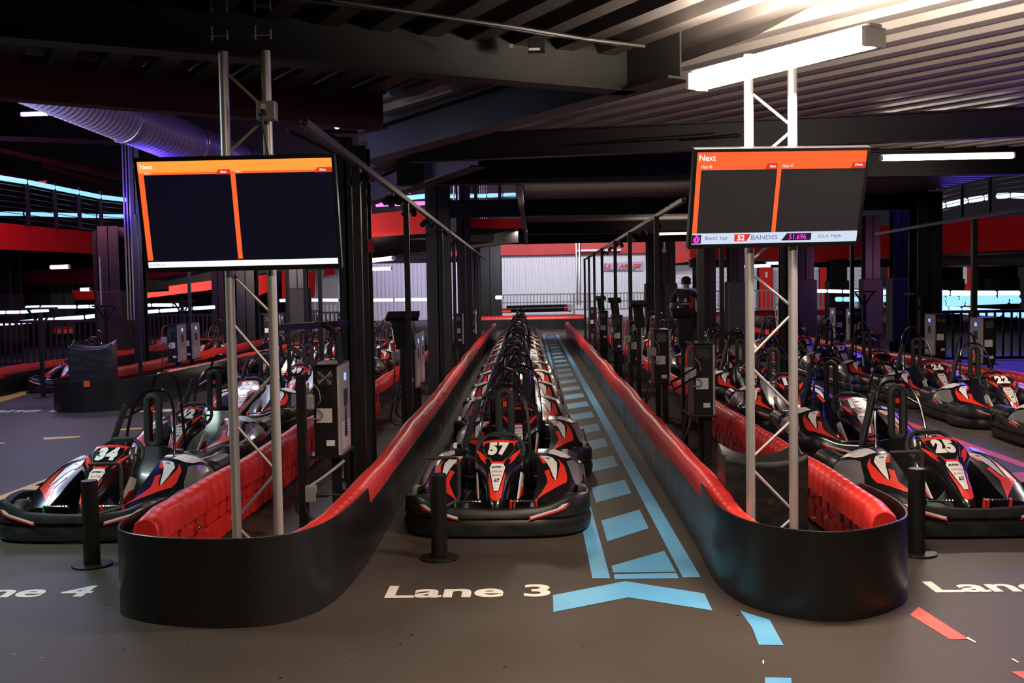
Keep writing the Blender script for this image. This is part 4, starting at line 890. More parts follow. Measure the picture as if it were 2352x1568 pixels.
def conduits(pxs, y, py0, py1, label, r=.022):
    t = thing('conduit_bundle', label, 'conduit', (P(pxs[0], 600, y).x, y, 0))
    for px in pxs:
        a, b = P(px, py0, y), P(px, py1, y); mb = MB(); mb.tube([(b.x - t.location.x, 0, b.z), (b.x - t.location.x, 0, a.z)], r, 8); mb.build('conduit', 'steel', t, smooth=True)
conduits((294, 301, 308), 18.6, 330, 735, 'three thin metal conduits running up beside the left screen', .016)
conduits((1099, 1104, 1109, 1114, 1119), 30, 300, 520, 'five thin conduits above the centre lane, lit purple', .02)
conduits((1044, 1054), 20, 380, 490, 'two thin conduits right of the second column', .016); conduits((1326, 1333), 40, 540, 700, 'two thin conduits in front of the white wall', .035)
conduits((232,), 22.5, 590, 700, 'bent thin conduit left of the brown-black column', .02)
conduits((1075,), 26, 380, 500, 'single bright conduit beside the upper pink lights', .03)

# ================================================================== UPPER STRUCTURE
def ribdeck(poly, z, direction, pitch, depth, name, m, label=None, flat=.5):
    """trapezoid ribbed sheet, clipped to a convex plan polygon; ribs run along direction"""
    dv = Vector((*direction, 0)).normalized(); sv = Vector((dv.y, -dv.x, 0)); P_ = [Vector((*p, 0)) for p in poly]
    a0 = min(p.dot(sv) for p in P_); a1 = max(p.dot(sv) for p in P_); b0 = min(p.dot(dv) for p in P_); b1 = max(p.dot(dv) for p in P_)
    prof = []; a = a0
    while a < a1 + pitch:
        for k, h in ((0, 0), (flat - .1, 0), (flat, 1), (.9, 1), (1, 0)): prof.append((a + k * pitch, z + h * depth)) if k < 1 else None
        a += pitch
    bm = bmesh.new(); vs = [[bm.verts.new((sv * q + dv * b).to_tuple()[:2] + (zz,)) for q, zz in prof] for b in (b0, b1)]
    for i in range(len(prof) - 1): bm.faces.new((vs[0][i], vs[0][i + 1], vs[1][i + 1], vs[1][i]))
    cen = sum(P_, Vector()) / len(P_)
    for i in range(len(P_)):
        p, q = P_[i], P_[(i + 1) % len(P_)]; n = Vector((q.y - p.y, p.x - q.x, 0))
        if (cen - p).dot(n) > 0: n = -n
        bmesh.ops.bisect_plane(bm, geom=bm.verts[:] + bm.edges[:] + bm.faces[:], plane_co=p, plane_no=n, clear_outer=True)
    r = bmesh.ops.extrude_face_region(bm, geom=bm.faces[:]); bmesh.ops.translate(bm, verts=[v for v in r['geom'] if isinstance(v, bmesh.types.BMVert)], vec=(0, 0, .02))
    me = bpy.data.meshes.new(name); bm.to_mesh(me); bm.free(); me.materials.append(M[m]); o = bpy.data.objects.new(name, me); COL.objects.link(o); return o
VD = (-.485, .875)
def ibeam(a, b, h, w, name, m, label, cat='beam'):
    a, b = Vector(a), Vector(b); mb = MB(); u = Vector((0, 0, 1))
    mb.bar(a + u * (h / 2), b + u * (h / 2), .012, h - .02); mb.bar(a + u * .008, b + u * .008, w, .016); mb.bar(a + u * (h - .008), b + u * (h - .008), w, .016)
    o = mb.build(name, m); tag(o, label, cat); return o
ZB, ZD = 2.86, 3.16
# near ribbed deck: lamp light coloured in at the right, shade at the left
B1a, B1b = F(0, 92, ZB), F(1450, 215, ZB); d1 = (B1b - B1a).normalized()
R1a, R1b = F(0, 228, ZB), F(880, 298, ZB); dr = (R1b - R1a).normalized()
A0 = R1a - dr * 4; A1 = R1b
n_out = Vector((-dr.y, dr.x, 0))
deckA = ribdeck([(A0.x, A0.y), (A1.x, A1.y), (B1b.x + .3, B1b.y + .3), (3, 3), (1, 1.0), (-3.5, 1.5)], 3.09, VD, .305, .06, 'ceiling_near', 'deck_shade_tone'); struct(deckA)
dB = ribdeck([(-1.2, 8.6), (-1.7, 10.6), (-.45, 12.9), (6.6, 12.9), (9.5, 8), (9.5, .5), (2.4, .5)], 3.20, (-.60, .80), .305, .076, 'ceiling_near', 'deck_lit_tone'); struct(dB)
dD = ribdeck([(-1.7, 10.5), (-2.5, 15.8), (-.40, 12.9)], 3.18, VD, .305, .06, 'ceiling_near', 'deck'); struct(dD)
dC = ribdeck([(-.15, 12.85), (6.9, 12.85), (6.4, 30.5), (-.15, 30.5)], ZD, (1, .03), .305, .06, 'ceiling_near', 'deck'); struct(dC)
ibeam(B1a - d1 * 3, B1b + d1 * .0, .30, .16, 'deck_beam', 'beam', 'deep black beam crossing the top left of the picture')
mb = MB(); aa, bb = B1b, B1b + d1 * 9; 
ibeam(R1a - dr * 3, R1b, .28, .14, 'edge_beam', 'redbeam', 'dark red edge beam of the near deck above the left screen')
b3a, b3b = F(846, 373, ZB), F(1491, 201, ZB); d3 = (b3b - b3a).normalized()
ibeam(b3a, b3b + d3 * .3, .30, .20, 'deck_beam', 'beam2', 'dark beam running from the big column to the lamp, lit purple along one edge')
b4a, b4b = F(846, 470, ZB), F(1100, 383, ZB); ibeam(b4a, b4b, .32, .2, 'deck_beam', 'beam', 'black beam over the gap left of the centre deck')
ibeam((-1.6, 12.72, ZB), (7.2, 12.72, ZB), .30, .2, 'deck_beam', 'beam', 'black beam across the picture above the right screen')
ibeam((-1.2, 10.6, ZB + .02), (5.2, 9.4, ZB + .02), .26, .12, 'deck_beam', 'beam2', 'slim dark beam across the deck before the lamp end')
for i, y in enumerate((18.8, 25.2, 30.4)): ibeam((-1.7, y, ZB + .02), (7, y, ZB + .02), .30, .2, 'deck_beam', 'beam', f'black cross beam over the centre lane, {ORD[i]} beyond the deep ribbed deck')
mb = MB(); mb.box(-.20, -.12, 12.9, 30.4, ZB + .0, ZD + .08); tag(mb.build('edge_beam', 'beam'), 'brown edge beam left of the centre deck', 'beam')
# conduit pipes under the near deck
for i, (q, lb) in enumerate((([(640, -6), (900, 22), (1180, 62), (1420, 102)], 'thin pipe running along the deep beam at the top of the picture'), ([(760, 0), (1000, 36), (1250, 78), (1480, 106)], 'second thin pipe along the deep beam'), ([(905, 358), (1120, 350), (1400, 324), (1640, 306)], 'thin conduit across the dark ceiling in the middle'), ([(1700, 310), (1690, 308), (1600, 318), (1560, 322)], 'thin conduit near the right truss'))):
    mb = MB(); zz = 3.055 if i < 2 else 2.98; mb.tube([F(x, y, zz) for x, y in q], .012 if i < 2 else .008, 8); tag(mb.build('pipe', 'beam2', smooth=True), lb, 'pipe')
# small fitting with a label on the beam
q = F(1232, 108, 3.02); t = thing('junction_box', 'small dark box with a pale label hanging on the deep beam', 'box', q); mb = MB(); mb.box(-.05, .05, -.03, .03, -.03, .04); mb.build('box', 'blacksteel', t, bev=.003); mb = MB(); mb.box(-.045, .02, -.034, -.03, -.026, -.012); mb.build('label_strip', 'tag', t)
mb = MB(); q = F(1175, 108, 2.98); mb.tube([q, q + Vector((.0, -.03, 0))], .014, 10); tag(mb.build('ceiling_fitting', 'steel', smooth=True), 'round knob on the deep beam left of the labelled box', 'fitting')
# purple lit flange under the beam by the column
# ------------------------------------------------------------------ lamps
def lamp(a, b, label, w=.09, m='tube', glow=0, ntube=2):
    a, b = Vector(a), Vector(b); mid = (a + b) / 2; t = thing('strip_lamp', label, 'lamp', mid, 0, 'fluorescent strip lamps'); d = (b - a).normalized()
    sd = Vector((0, 0, 1)).cross(d).normalized(); a, b = a - mid, b - mid; u = Vector((0, 0, 1))
    mb = MB(); mb.bar(a + u * (.038 * min(1, w / .12) + .009), b + u * (.038 * min(1, w / .12) + .009), w * .6, .02); mb.build('housing', 'wallw', t)
    rings = [[p + sd * (w * .5 * cx) + u * (cz * min(1, w / .12)) for cx, cz in ((-1, .03), (-1, -.005), (-.75, -.035), (-.3, -.045), (.3, -.045), (.75, -.035), (1, -.005), (1, .03), (.5, .038), (-.5, .038))] for p in (a + d * .02, b - d * .02)]
    mb = MB(); mb.loft(rings, True, True); mb.build('diffuser', m, t, smooth=True)
    for e0, e1 in ((a, a + d * .02), (b - d * .02, b)): mb = MB(); mb.bar(e0, e1, w * 1.04, .085 * min(1, w / .12)); mb.build('end_cap', 'wallw', t)
    return t
lamp(F(1598, 190, 2.70), F(2012, 84, 2.70), 'large glaring strip lamp under the deck above the right screen', .13)
lamp(F(2022, 364, 2.94), F(2330, 358, 2.94), 'strip lamp at the right above the blue upper railing', .065)
for px0, px1, py, Y, lb in ((1510, 1592, 536, 26.5, 'strip lamp just left of the right screen'), (1548, 1592, 521, 31, 'small strip lamp behind the one left of the right screen'), (850, 904, 599, 26, 'upper strip lamp right of the nearest column'), (850, 900, 618, 30, 'lower strip lamp right of the nearest column'),
    (116, 160, 614, 24, 'strip lamp at the left under the red deck edge'), (185, 208, 665, 30, 'small bright lamp before the red board at the left'), (49, 112, 263, 26, 'twin strip lamp high at the upper left'), (1700, 1770, 612, 34, 'strip lamp behind the right truss'), (1758, 1794, 605, 38, 'second strip lamp behind the right truss'), (148, 156, 612, 28, 'tiny lamp at the left beside a strip lamp')):
    a, b = P(px0, py, Y), P(px1, py - (px1 - px0) * .03, Y)
    if Y == 26 and px0 == 850: b = P(px1, py - 6, Y - .6)
    lamp(a, b, lb, .09 * Y / 20, 'tubefar')
mb = MB(); mb.loft([[(P(933, 441, 16).x + r * math.cos(q), P(933, 441, 16).y + r * math.sin(q), P(933, 441, 16).z + dz) for q in [2 * PI * j / 12 for j in range(12)]] for r, dz in ((.06, .02), (.075, 0), (.06, -.02))], True, True); tag(mb.build('round_lamp', 'spark', smooth=True), 'small bright round lamp above the rail left of the centre lane', 'lamp')
p = P(775, 291, 9.5); mb = MB(); mb.loft([[(p.x + r * math.cos(q), p.y - dz, p.z + r * math.sin(q)) for q in [2 * PI * j / 12 for j in range(12)]] for r, dz in ((.02, 0), (.025, .02), (.015, .05))], True, True); tag(mb.build('emergency_lamp', 'spark', smooth=True), 'tiny white lamp high on the nearest big column', 'lamp')

# ================================================================== HALL SHELL
mb = MB(); mb.box(-46, 51, 60, 60.3, 0, 12); struct(mb.build('wall_back', 'dark'))
mb = MB(); mb.box(-45.3, -45, -4, 60, 0, 12); struct(mb.build('wall_left', 'dark'))
mb = MB(); mb.box(50, 50.3, -4, 60, 0, 12); struct(mb.build('wall_right', 'dark'))
mb = MB(); mb.box(-46, 51, -4.3, -4, 0, 12); struct(mb.build('wall_front', 'dark'))
mb = MB(); mb.box(-46, 51, -4, 60.3, 12, 12.3); struct(mb.build('ceiling', 'roof'))
# white ribbed cladding at the back with a red band over it
def cladding(x0, x1, y, z0, z1, pitch, label, nm='wall_panel', m='wallw'):
    mb = MB(); pts = []; x = x0
    while x < x1:
        pts += [(x, y), (x + pitch * .45, y), (x + pitch * .55, y + .05), (x + pitch * .9, y + .05)]; x += pitch
    n = len(pts); mb.add([(p[0], p[1], z0) for p in pts] + [(p[0], p[1], z1) for p in pts], [(i, i + 1, n + i + 1, n + i) for i in range(n - 1)])
    mb.box(x0, x, y + .06, y + .12, z0, z1)
    o = mb.build(nm, m); struct(o); return o
xw0, xw1 = P(1153, 650, 58).x, P(1487, 650, 58).x
cladding(xw0, xw1, 58, 0, 3.40, .16, '').name = 'wall_cladding_back'
cladding(P(700, 650, 58).x, xw0 - .6, 58, 0, 3.1, .22, '').name = 'wall_cladding_left'
mb = MB(); mb.box(xw0 - 3, xw1 + 3, 57.7, 58.1, 3.42, 4.06); o = mb.build('red_band', 'wallr'); tag(o, 'red painted band above the white ribbed wall', 'band')
mb = MB(); mb.box(xw0, xw1, 57.6, 57.75, 4.06, 4.16); tag(mb.build('pale_strip', 'wallw'), 'pale strip above the red band at the back', 'strip')
mb = MB(); mb.box(P(1322, 580, 57.5).x, P(1426, 580, 57.5).x, 57.4, 57.6, 3.55, 3.66); tag(mb.build('pipe', 'wallw'), 'pale horizontal pipe on the red band', 'pipe')
# the wall sign
t = thing('wall_sign', 'wall sign lettered LE GARAGE in red on a lilac board', 'sign', (0, 57.9, 0)); a, b = P(1386, 622, 57.9), P(1476, 600, 57.9)
mb = MB(); mb.prism([(a.x, 0, a.z), (b.x, 0, a.z - .02), (b.x, 0, b.z), (a.x, 0, b.z - .05)], (0, .04, 0)); mb.build('board', 'signbg', t)
def sign_text(s, x0, x1, z0, z1, m, y=-.03, bold=.05, sh=.25):
    tv, tf = text_fit(s, x1 - x0, z1 - z0, bold, sh); q = MB(); q.add([(u + (x0 + x1) / 2, y, v + (z0 + z1) / 2) for u, v in tv], tf); return q
wd = b.x - a.x; zz0 = a.z + .12; zz1 = b.z - .08
for s, u0, u1, k in (('L', .01, .10, 1), ('E', .11, .20, .82), ('G', .25, .38, 1), ('ARAGE', .39, .97, .82)): sign_text(s, a.x + u0 * wd, a.x + u1 * wd, zz0, zz0 + (zz1 - zz0) * k, 'redg', bold=.04).build('lettering', 'redg', t)
q = MB(); q.prism([(a.x + .02, -.02, a.z + .02), (a.x + wd * .8, -.02, a.z + .02), (a.x + wd * .85, -.02, a.z + .08), (a.x + .05, -.02, a.z + .08)], (0, .01, 0)); q.build('underline', 'greyg', t)
# railing in front of the white wall
def picket(x0, x1, y, z0, z1, step, label, m='fence', r=.018, rails=(0, 1), loc=None, group='dark picket fences', p1=None):
    t = thing('picket_fence', label, 'fence', (x0, y, 0), 0, group); d = Vector((x1 - x0, (p1 - y) if p1 else 0, 0)); L = d.length; u = d.normalized(); n = int(L / step)
    mb = MB()
    for k in rails: z = z0 + (z1 - z0) * k; mb.bar(Vector((0, 0, z)), d + Vector((0, 0, z)), .05, .06)
    mb.build('rails', m, t); mb = MB()
    for i in range(n + 1): p = u * (L * i / n); mb.box(p.x - r, p.x + r, p.y - r, p.y + r, z0, z1)
    mb.build('pickets', m, t); mb = MB(); k = max(1, int(L / 2.6))
    for i in range(k + 1): p = u * (L * i / k); mb.box(p.x - .05, p.x + .05, p.y - .05, p.y + .05, 0, z1)
    mb.build('posts', m, t); return t
picket(P(1150, 700, 52).x, P(1487, 700, 52).x, 52, .55, 1.32, .16, 'grey picket railing in front of the white ribbed wall', 'greybox', .02, (0, .5, 1))
picket(P(1600, 700, 50).x, P(2160, 700, 50).x, 50, .5, 1.35, .2, 'grey picket railing in front of the white shutters on the right', 'greybox', .02, (0, 1))
# shutters and doors on the right
for i, (x0, x1, y0, y1) in enumerate(((1508, 1541, 618, 700), (1545, 1590, 612, 700), (1618, 1738, 612, 700), (1776, 1836, 612, 700), (1862, 1880, 612, 690), (1935, 1984, 612, 690), (2060, 2096, 612, 690), (2150, 2188, 612, 690), (2238, 2252, 612, 690), (2284, 2306, 612, 690))):
    a, b = P(x0, y1, 58), P(x1, y0, 58); mb = MB(); z = 0
    while z < b.z: mb.prism([(a.x, 0, z), (a.x, -.04, z + .05), (a.x, -.04, z + .20), (a.x, 0, z + .25)], (b.x - a.x, 0, 0)); z += .25
    o = mb.build('roller_shutter', 'wallw', loc=(0, 58, 0)); tag(o, f'white roller shutter at the back right, {ORD[i]} from the left', 'shutter', 'white roller shutters')
for i, (x0, x1) in enumerate(((1745, 1775), (1884, 1906), (1990, 2004), (2040, 2052), (2200, 2230))):
    a, b = P(x0, 690, 57.6), P(x1, 614, 57.6); mb = MB(); mb.box(a.x, b.x, 0, .1, 0, b.z); o = mb.build('red_door', 'fascia', loc=(0, 57.6, 0)); tag(o, ('red door with a small window plate behind the right truss', 'red door panel right of the right truss', 'narrow red door panel below the right screen corner', 'narrow red door panel between the black columns', 'red door panel with a white 1')[i], 'door')
    if i == 0: mb = MB(); mb.box(a.x + .3, a.x + .42, -.03, 0, 2.0, 2.3); mb.build('plate', 'tag', o)
    if i == 4:
        tv, tf = text_fit('1', .25, 1.0, .05); q = MB(); q.add([(u + (a.x + b.x) / 2, -.03, v + 2.0) for u, v in tv], tf); q.build('numeral', 'whiteg', o)
mb = MB(); a, b = P(1590, 585, 40), P(1700, 545, 40); 
# big letter-less red boards and fascias
def board(pts, Y, label, m='fascia', name='red_board', th=.08, cat='board'):
    q = [P(x, y, Y[i] if isinstance(Y, (list, tuple)) else Y) for i, (x, y) in enumerate(pts)]; mb = MB(); mb.prism(q, (0, th, 0)); o = mb.build(name, m); tag(o, label, cat); return o
board([(-30, 508), (285, 540), (285, 585), (-30, 571)], [24.5, 30.5, 30.5, 24.5], 'red fascia of the upper track at the left', name='track_fascia', cat='fascia')
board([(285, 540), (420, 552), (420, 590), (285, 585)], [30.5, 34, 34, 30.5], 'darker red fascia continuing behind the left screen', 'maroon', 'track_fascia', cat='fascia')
board([(845, 492), (990, 478), (990, 535), (845, 545)], [23, 22, 22, 23], 'bright red fascia board between the two big columns', name='track_fascia', cat='fascia')
board([(1078, 502), (1200, 502), (1200, 524), (1078, 524)], 24, 'red fascia strip above the centre lane', name='track_fascia', cat='fascia')
board([(1585, 568), (1700, 556), (1850, 548), (1850, 604), (1700, 590), (1585, 592)], [42, 41, 40, 40, 41, 42], 'pale red fascia behind the right truss', name='track_fascia', cat='fascia')
board([(1848, 548), (1990, 528), (1990, 588), (1848, 604)], [40, 37, 37, 40], 'red fascia of the upper track right of the right truss', name='track_fascia', cat='fascia')
board([(2000, 520), (2400, 490), (2400, 570), (2000, 594)], [36, 30, 30, 36], 'long red fascia of the upper track at the right', 'fascia', name='track_fascia', cat='fascia')
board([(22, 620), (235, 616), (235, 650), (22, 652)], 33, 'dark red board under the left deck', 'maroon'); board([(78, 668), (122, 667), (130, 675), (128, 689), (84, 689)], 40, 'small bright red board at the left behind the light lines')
board([(146, 666), (238, 666), (238, 688), (150, 688)], 40, 'bright red board with a lamp in front at the left')
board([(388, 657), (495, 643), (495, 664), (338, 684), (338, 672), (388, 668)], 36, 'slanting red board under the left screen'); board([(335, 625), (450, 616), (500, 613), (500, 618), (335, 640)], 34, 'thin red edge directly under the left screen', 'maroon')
board([(572, 634), (620, 630), (620, 668), (572, 688)], 35, 'red board between the left truss tubes'); board([(648, 622), (680, 620), (680, 688), (648, 688)], 35, 'red board right of the left truss'); board([(683, 628), (722, 622), (722, 682), (683, 684)], 35.4, 'second red board right of the left truss'); board([(745, 617), (768, 616), (768, 630), (745, 634)], 34, 'small red board at the lower right corner of the left screen')
board([(742, 640), (772, 636), (772, 700), (742, 700)], 50, 'lilac lit wall patch right of the left screen', 'wallw', 'wall_patch', cat='panel')
board([(1505, 560), (1590, 556), (1590, 600), (1505, 610)], 57, 'red wall patch under the lamp beside the right screen', 'wallr', 'wall_patch', cat='panel')
mb = MB(); a = P(2150, 600, 34); b = P(2400, 592, 30); mb.tube([a, b], .20, 14); tag(mb.build('pipe', 'brownsteel', smooth=True), 'thick dark pipe under the long red fascia at the right', 'pipe')
# dark underside masses of the upper track
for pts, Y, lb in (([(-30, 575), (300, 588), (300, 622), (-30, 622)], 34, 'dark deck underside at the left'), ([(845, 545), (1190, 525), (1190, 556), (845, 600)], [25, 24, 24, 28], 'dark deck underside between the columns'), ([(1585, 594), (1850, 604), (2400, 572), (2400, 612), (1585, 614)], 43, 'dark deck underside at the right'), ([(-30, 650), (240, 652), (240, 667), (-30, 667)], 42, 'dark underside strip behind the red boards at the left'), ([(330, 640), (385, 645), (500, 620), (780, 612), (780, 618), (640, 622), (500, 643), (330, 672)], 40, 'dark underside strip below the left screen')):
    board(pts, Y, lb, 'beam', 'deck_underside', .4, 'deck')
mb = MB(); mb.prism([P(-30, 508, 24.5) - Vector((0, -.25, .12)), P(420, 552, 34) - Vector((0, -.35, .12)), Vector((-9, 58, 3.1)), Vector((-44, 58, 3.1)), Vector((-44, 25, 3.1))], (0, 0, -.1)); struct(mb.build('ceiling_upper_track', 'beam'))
# ------------------------------------------------------------------ upper railings with light tubes
def ledline(pts, Y, r, m, label, gap=.03, group='blue light tubes along the track'):
    q = [P(x, y, Y[i] if isinstance(Y, (list, tuple)) else Y) for i, (x, y) in enumerate(pts)]
    for i, (a, b) in enumerate(zip(q, q[1:])):
        d = (b - a); L = d.length; d.normalize(); mid = (a + b) / 2
        t = thing('light_tube', label if len(q) == 2 else f'{label}, {ORD[i]} piece from the left', 'light tube', mid, 0, group)
        e = min(L * .5 - .01, L * (.5 - gap)); mb = MB(); mb.tube([-d * e, -d * (e - r * .4), d * (e - r * .4), d * e], [r * .6, r, r, r * .6], 12); mb.build('tube', m, t, smooth=True)
        mb = MB(); mb.tube([d * e, d * (e + .05)], r * .5, 8); mb.build('end_fitting', 'rubber', t, smooth=True)
def railing(pts, Y, posts, label, low):
    q = [P(x, y, Y[i]) for i, (x, y) in enumerate(pts)]; t = thing('upper_railing', label, 'railing', q[0], 0, 'upper track railings'); o = q[0]
    k = len(q)
    for i in range(k):
        mb = MB(); p = q[i] - o; mb.box(p.x - .04, p.x + .04, p.y - .04, p.y + .04, -low, .06); mb.build('rail_post', 'blacksteel', t)
    mb = MB()
    for j in range(1, 8):
        for a, b in zip(q, q[1:]): u = Vector((0, 0, -low * j / 8)); mb.tube([a - o + u, b - o + u], .008, 4)
    mb.build('cable_wires', 'steel', t); return t
UL = [(-20, 405), (62, 418), (126, 431), (181, 442), (231, 452), (290, 459)]; UY = [24.5, 25.7, 26.9, 28, 29, 30.2]
railing(UL, UY, 6, 'cable railing on the upper track at the left', 1.05); ledline(UL, [y - .06 for y in UY], .06, 'led', 'bright blue tube along the top of the upper left railing')
ledline([(-20, 490), (55, 491), (128, 493), (180, 494.5), (222, 496), (288, 497)], 33, .065, 'led', 'lower blue tube seen through the upper left railing')
UR = [(2110, 425), (2210, 396), (2274, 381), (2360, 366), (2440, 352)]; RYs = [36, 34, 33, 31.5, 30]
railing(UR, RYs, 5, 'cable railing on the upper track at the right', 1.2); ledline(UR, [y - .08 for y in RYs], .075, 'ledw', 'pale tube along the top of the upper right railing')
ledline([(2152, 474), (2172, 471), (2223, 460), (2260, 454.5), (2276, 451.5)], 35, .09, 'ledw', 'pale tube on the far side of the upper right track'); ledline([(2288, 450), (2320, 448.5), (2360, 450)], 35, .09, 'ledw', 'pale tube at the right end of the upper track')
ledline([(1978, 507), (1996, 504), (2016, 501)], 38, .09, 'ledw', 'short pale tube right of the right screen')
ledline([(1016, 407), (1060, 406), (1086, 405), (1155, 400), (1188, 395)], 27, .05, 'pink', 'pink tube on the upper railing above the centre lane', group='pink light tubes')
ledline([(862, 471), (905, 468), (940, 468), (985, 466)], 24, .045, 'pink', 'pink tube above the bright red fascia', group='pink light tubes'); ledline([(1018, 467), (1058, 467)], 27, .045, 'pink', 'pink tube right of the second column', group='pink light tubes')
ledline([(862, 464), (900, 458), (928, 455), (980, 450)], 25, .055, 'led', 'blue tube above the bright red fascia'); ledline([(1016, 450), (1060, 450), (1090, 449), (1118, 449), (1155, 448), (1186, 447)], 28, .055, 'led', 'blue tube on the upper railing above the centre lane')
railing([(1016, 402), (1092, 400), (1147, 396), (1190, 392)], [27.2] * 4, 4, 'dark railing carrying the pink tubes above the centre lane', 1.0)
# red seats row / red bumps on upper deck edge
mb = MB(); a, b = P(1016, 478, 28), P(1190, 474, 28); n = 16
for i in range(n): x = a.x + (b.x - a.x) * i / n; mb.box(x + .01, x + (b.x - a.x) / n - .01, 28, 28.2, a.z - .10, a.z + .05)
tag(mb.build('red_kerb', 'fascia', bev=.02), 'row of red kerb blocks on the upper track above the centre lane', 'kerb')
# ground level light lines, left
ledline([(-20, 718), (14, 717), (46, 716.5), (70, 715), (114, 712)], 29, .045, 'ledw', 'pale blue line low at the left, middle row'); ledline([(30, 707), (58, 706), (92, 705), (178, 704.5), (205, 703.5), (232, 704)], 34, .055, 'ledw', 'pale blue line low at the left, top row')
ledline([(-20, 744), (40, 741), (84, 736), (124, 733.5), (195, 728), (231, 724)], 26, .05, 'ledw', 'pale blue line low at the left, bottom row'); ledline([(338, 701), (348, 700.5), (398, 700.5), (412, 700)], 31, .05, 'ledw', 'pale blue line below the left screen, upper row')
ledline([(337, 716), (366, 714), (411, 711), (442, 708), (496, 705)], 27, .045, 'ledw', 'pale blue line below the left screen, lower row'); ledline([(640, 690), (700, 689), (780, 689)], 34, .05, 'ledw', 'pale blue line right of the left truss'); ledline([(855, 689), (905, 688.5), (938, 688), (988, 687.5), (1035, 687)], 36, .055, 'ledw', 'pale blue line before the lilac wall')
ledline([(1137, 683), (1154, 683)], 40, .07, 'ledw', 'tiny pale line left of the white wall')
# ground level light lines, right
ledline([(1864, 668), (1900, 668), (1935, 669), (1976, 670)], 34, .055, 'ledw', 'pale line right of the right truss'); ledline([(2024, 671), (2037, 671)], 34, .08, 'ledw', 'short pale line between the columns'); ledline([(2084, 670), (2098, 670)], 34, .08, 'ledw', 'short pale line left of the widest column')
ledline([(1918, 687), (1936, 687), (1954, 687), (1980, 687)], 31, .07, 'led', 'blue line right of the right truss'); ledline([(2024, 686), (2037, 686)], 31, .09, 'led', 'short blue line between the columns'); ledline([(2084, 685), (2098, 685)], 31, .09, 'led', 'short blue line left of the widest column')
ledline([(2150, 672), (2182, 673), (2234, 673.5), (2290, 673.5), (2344, 673.5)], 34, .085, 'ledw', 'bright pale line at the right, top row'); ledline([(2150, 686), (2172, 686), (2202, 686), (2238, 685.5), (2290, 685), (2342, 684.5)], 31, .085, 'led', 'bright blue line at the right, second row')
ledline([(2150, 698), (2172, 697), (2216, 695.5), (2236, 694), (2318, 690), (2345, 690)], 28, .08, 'led', 'bright blue line at the right, third row'); ledline([(2150, 710), (2178, 711), (2208, 713), (2236, 715), (2302, 719), (2335, 721), (2365, 722)], 25, .085, 'led', 'bright blue line at the right, bottom row')
# fences
a, b = P(-30, 760, 24), P(335, 760, 24.5); picket(a.x, b.x, 24, .1, 1.05, .13, 'dark picket fence behind the far left lane')
a, b = P(335, 760, 31.5), P(780, 760, 31.5); picket(a.x, b.x, 31.5, .1, 1.0, .13, 'dark picket fence below the left screen'); a, b = P(2150, 760, 22), P(2420, 760, 22); picket(a.x, b.x, 22, .05, 1.0, .16, 'dark picket fence under the blue lines at the right')
b = thing('red_barrier', 'red barrier piece lit through the left fence', 'barrier', (0, 0, 0), 0, 'red barriers of the left lanes'); a1, a2 = P(125, 765, 30), P(165, 765, 30); cap([(a1.x, 30), (a2.x, 30.2)], b, rib=.2, r=.12, zt=.75)
b = thing('red_barrier', 'red ribbed rail low under the left screen', 'barrier', (0, 0, 0), 0, 'red barriers of the left lanes'); cap([(-9.7, 27.2), (-8.95, 27.6)], b, rib=.2, r=.09, zt=.46)
# ------------------------------------------------------------------ duct, cables, roof steel
t = thing('spiral_duct', 'large silver spiral duct lit purple at the upper left', 'duct'); A_, B_ = P(60, 180, 14.5), P(700, 442, 20.5); t.location = A_; d = B_ - A_; L = d.length; u = d.normalized(); sd = u.cross(Vector((0, 0, 1))).normalized(); up_ = sd.cross(u)
rings = []; N = 150
for i in range(N + 1):
    c = u * (L * i / N); r = .34 + (.014 if i % 2 else 0); r += .02 if i in (42, 43, 76, 77, 104, 105) else 0
    rings.append([c + sd * r * math.cos(2 * PI * j / 28) + up_ * r * math.sin(2 * PI * j / 28) for j in range(28)])
mb = MB(); mb.loft(rings, True, True); mb.build('duct_body', 'duct', t, smooth=False)
for i in (42, 76, 104):
    c = u * (L * i / N); mb = MB(); mb.tube([c + sd * .365 * math.cos(2 * PI * j / 28) + up_ * .365 * math.sin(2 * PI * j / 28) for j in range(28)], .012, 6, closed=True); mb.build('joint_band', 'steel', t, smooth=True)
for i, (a, b) in enumerate((((0, 318), (330, 330)), ((0, 345), (330, 420)), ((90, 250), (320, 300)), ((640, 262), (800, 330)), ((660, 262), (790, 355)), ((660, 300), (770, 355)), ((700, 300), (860, 305)), ((850, 278), (1000, 283)), ((850, 315), (960, 318)), ((0, 400), (290, 470)), ((100, 380), (290, 440)))):
    y = 27 + i; mb = MB(); mb.bar(P(*a, y), P(*b, y + 4), .10, .12); o = mb.build('roof_truss', 'redbeam' if i in (1, 3, 9, 10) else 'brownsteel'); tag(o, f'thin high roof member, ' + ('far upper left' if a[0] < 300 else 'above the left screen' if a[0] < 840 else 'right of the nearest column') + f', {ORD[i]} of them', 'roof member', 'roof members')
p = P(98, 420, 34); t = thing('exit_sign', 'small red exit sign behind the upper left railing', 'exit sign', p); mb = MB(); mb.box(-.14, .14, 0, .05, -.08, .08); mb.build('case', 'rubber', t)
tv, tf = text_fit('EXIT', .24, .12, .03); q = MB(); q.add([(a, -.01, b) for a, b in tv], tf); q.build('lettering', 'exit', t)
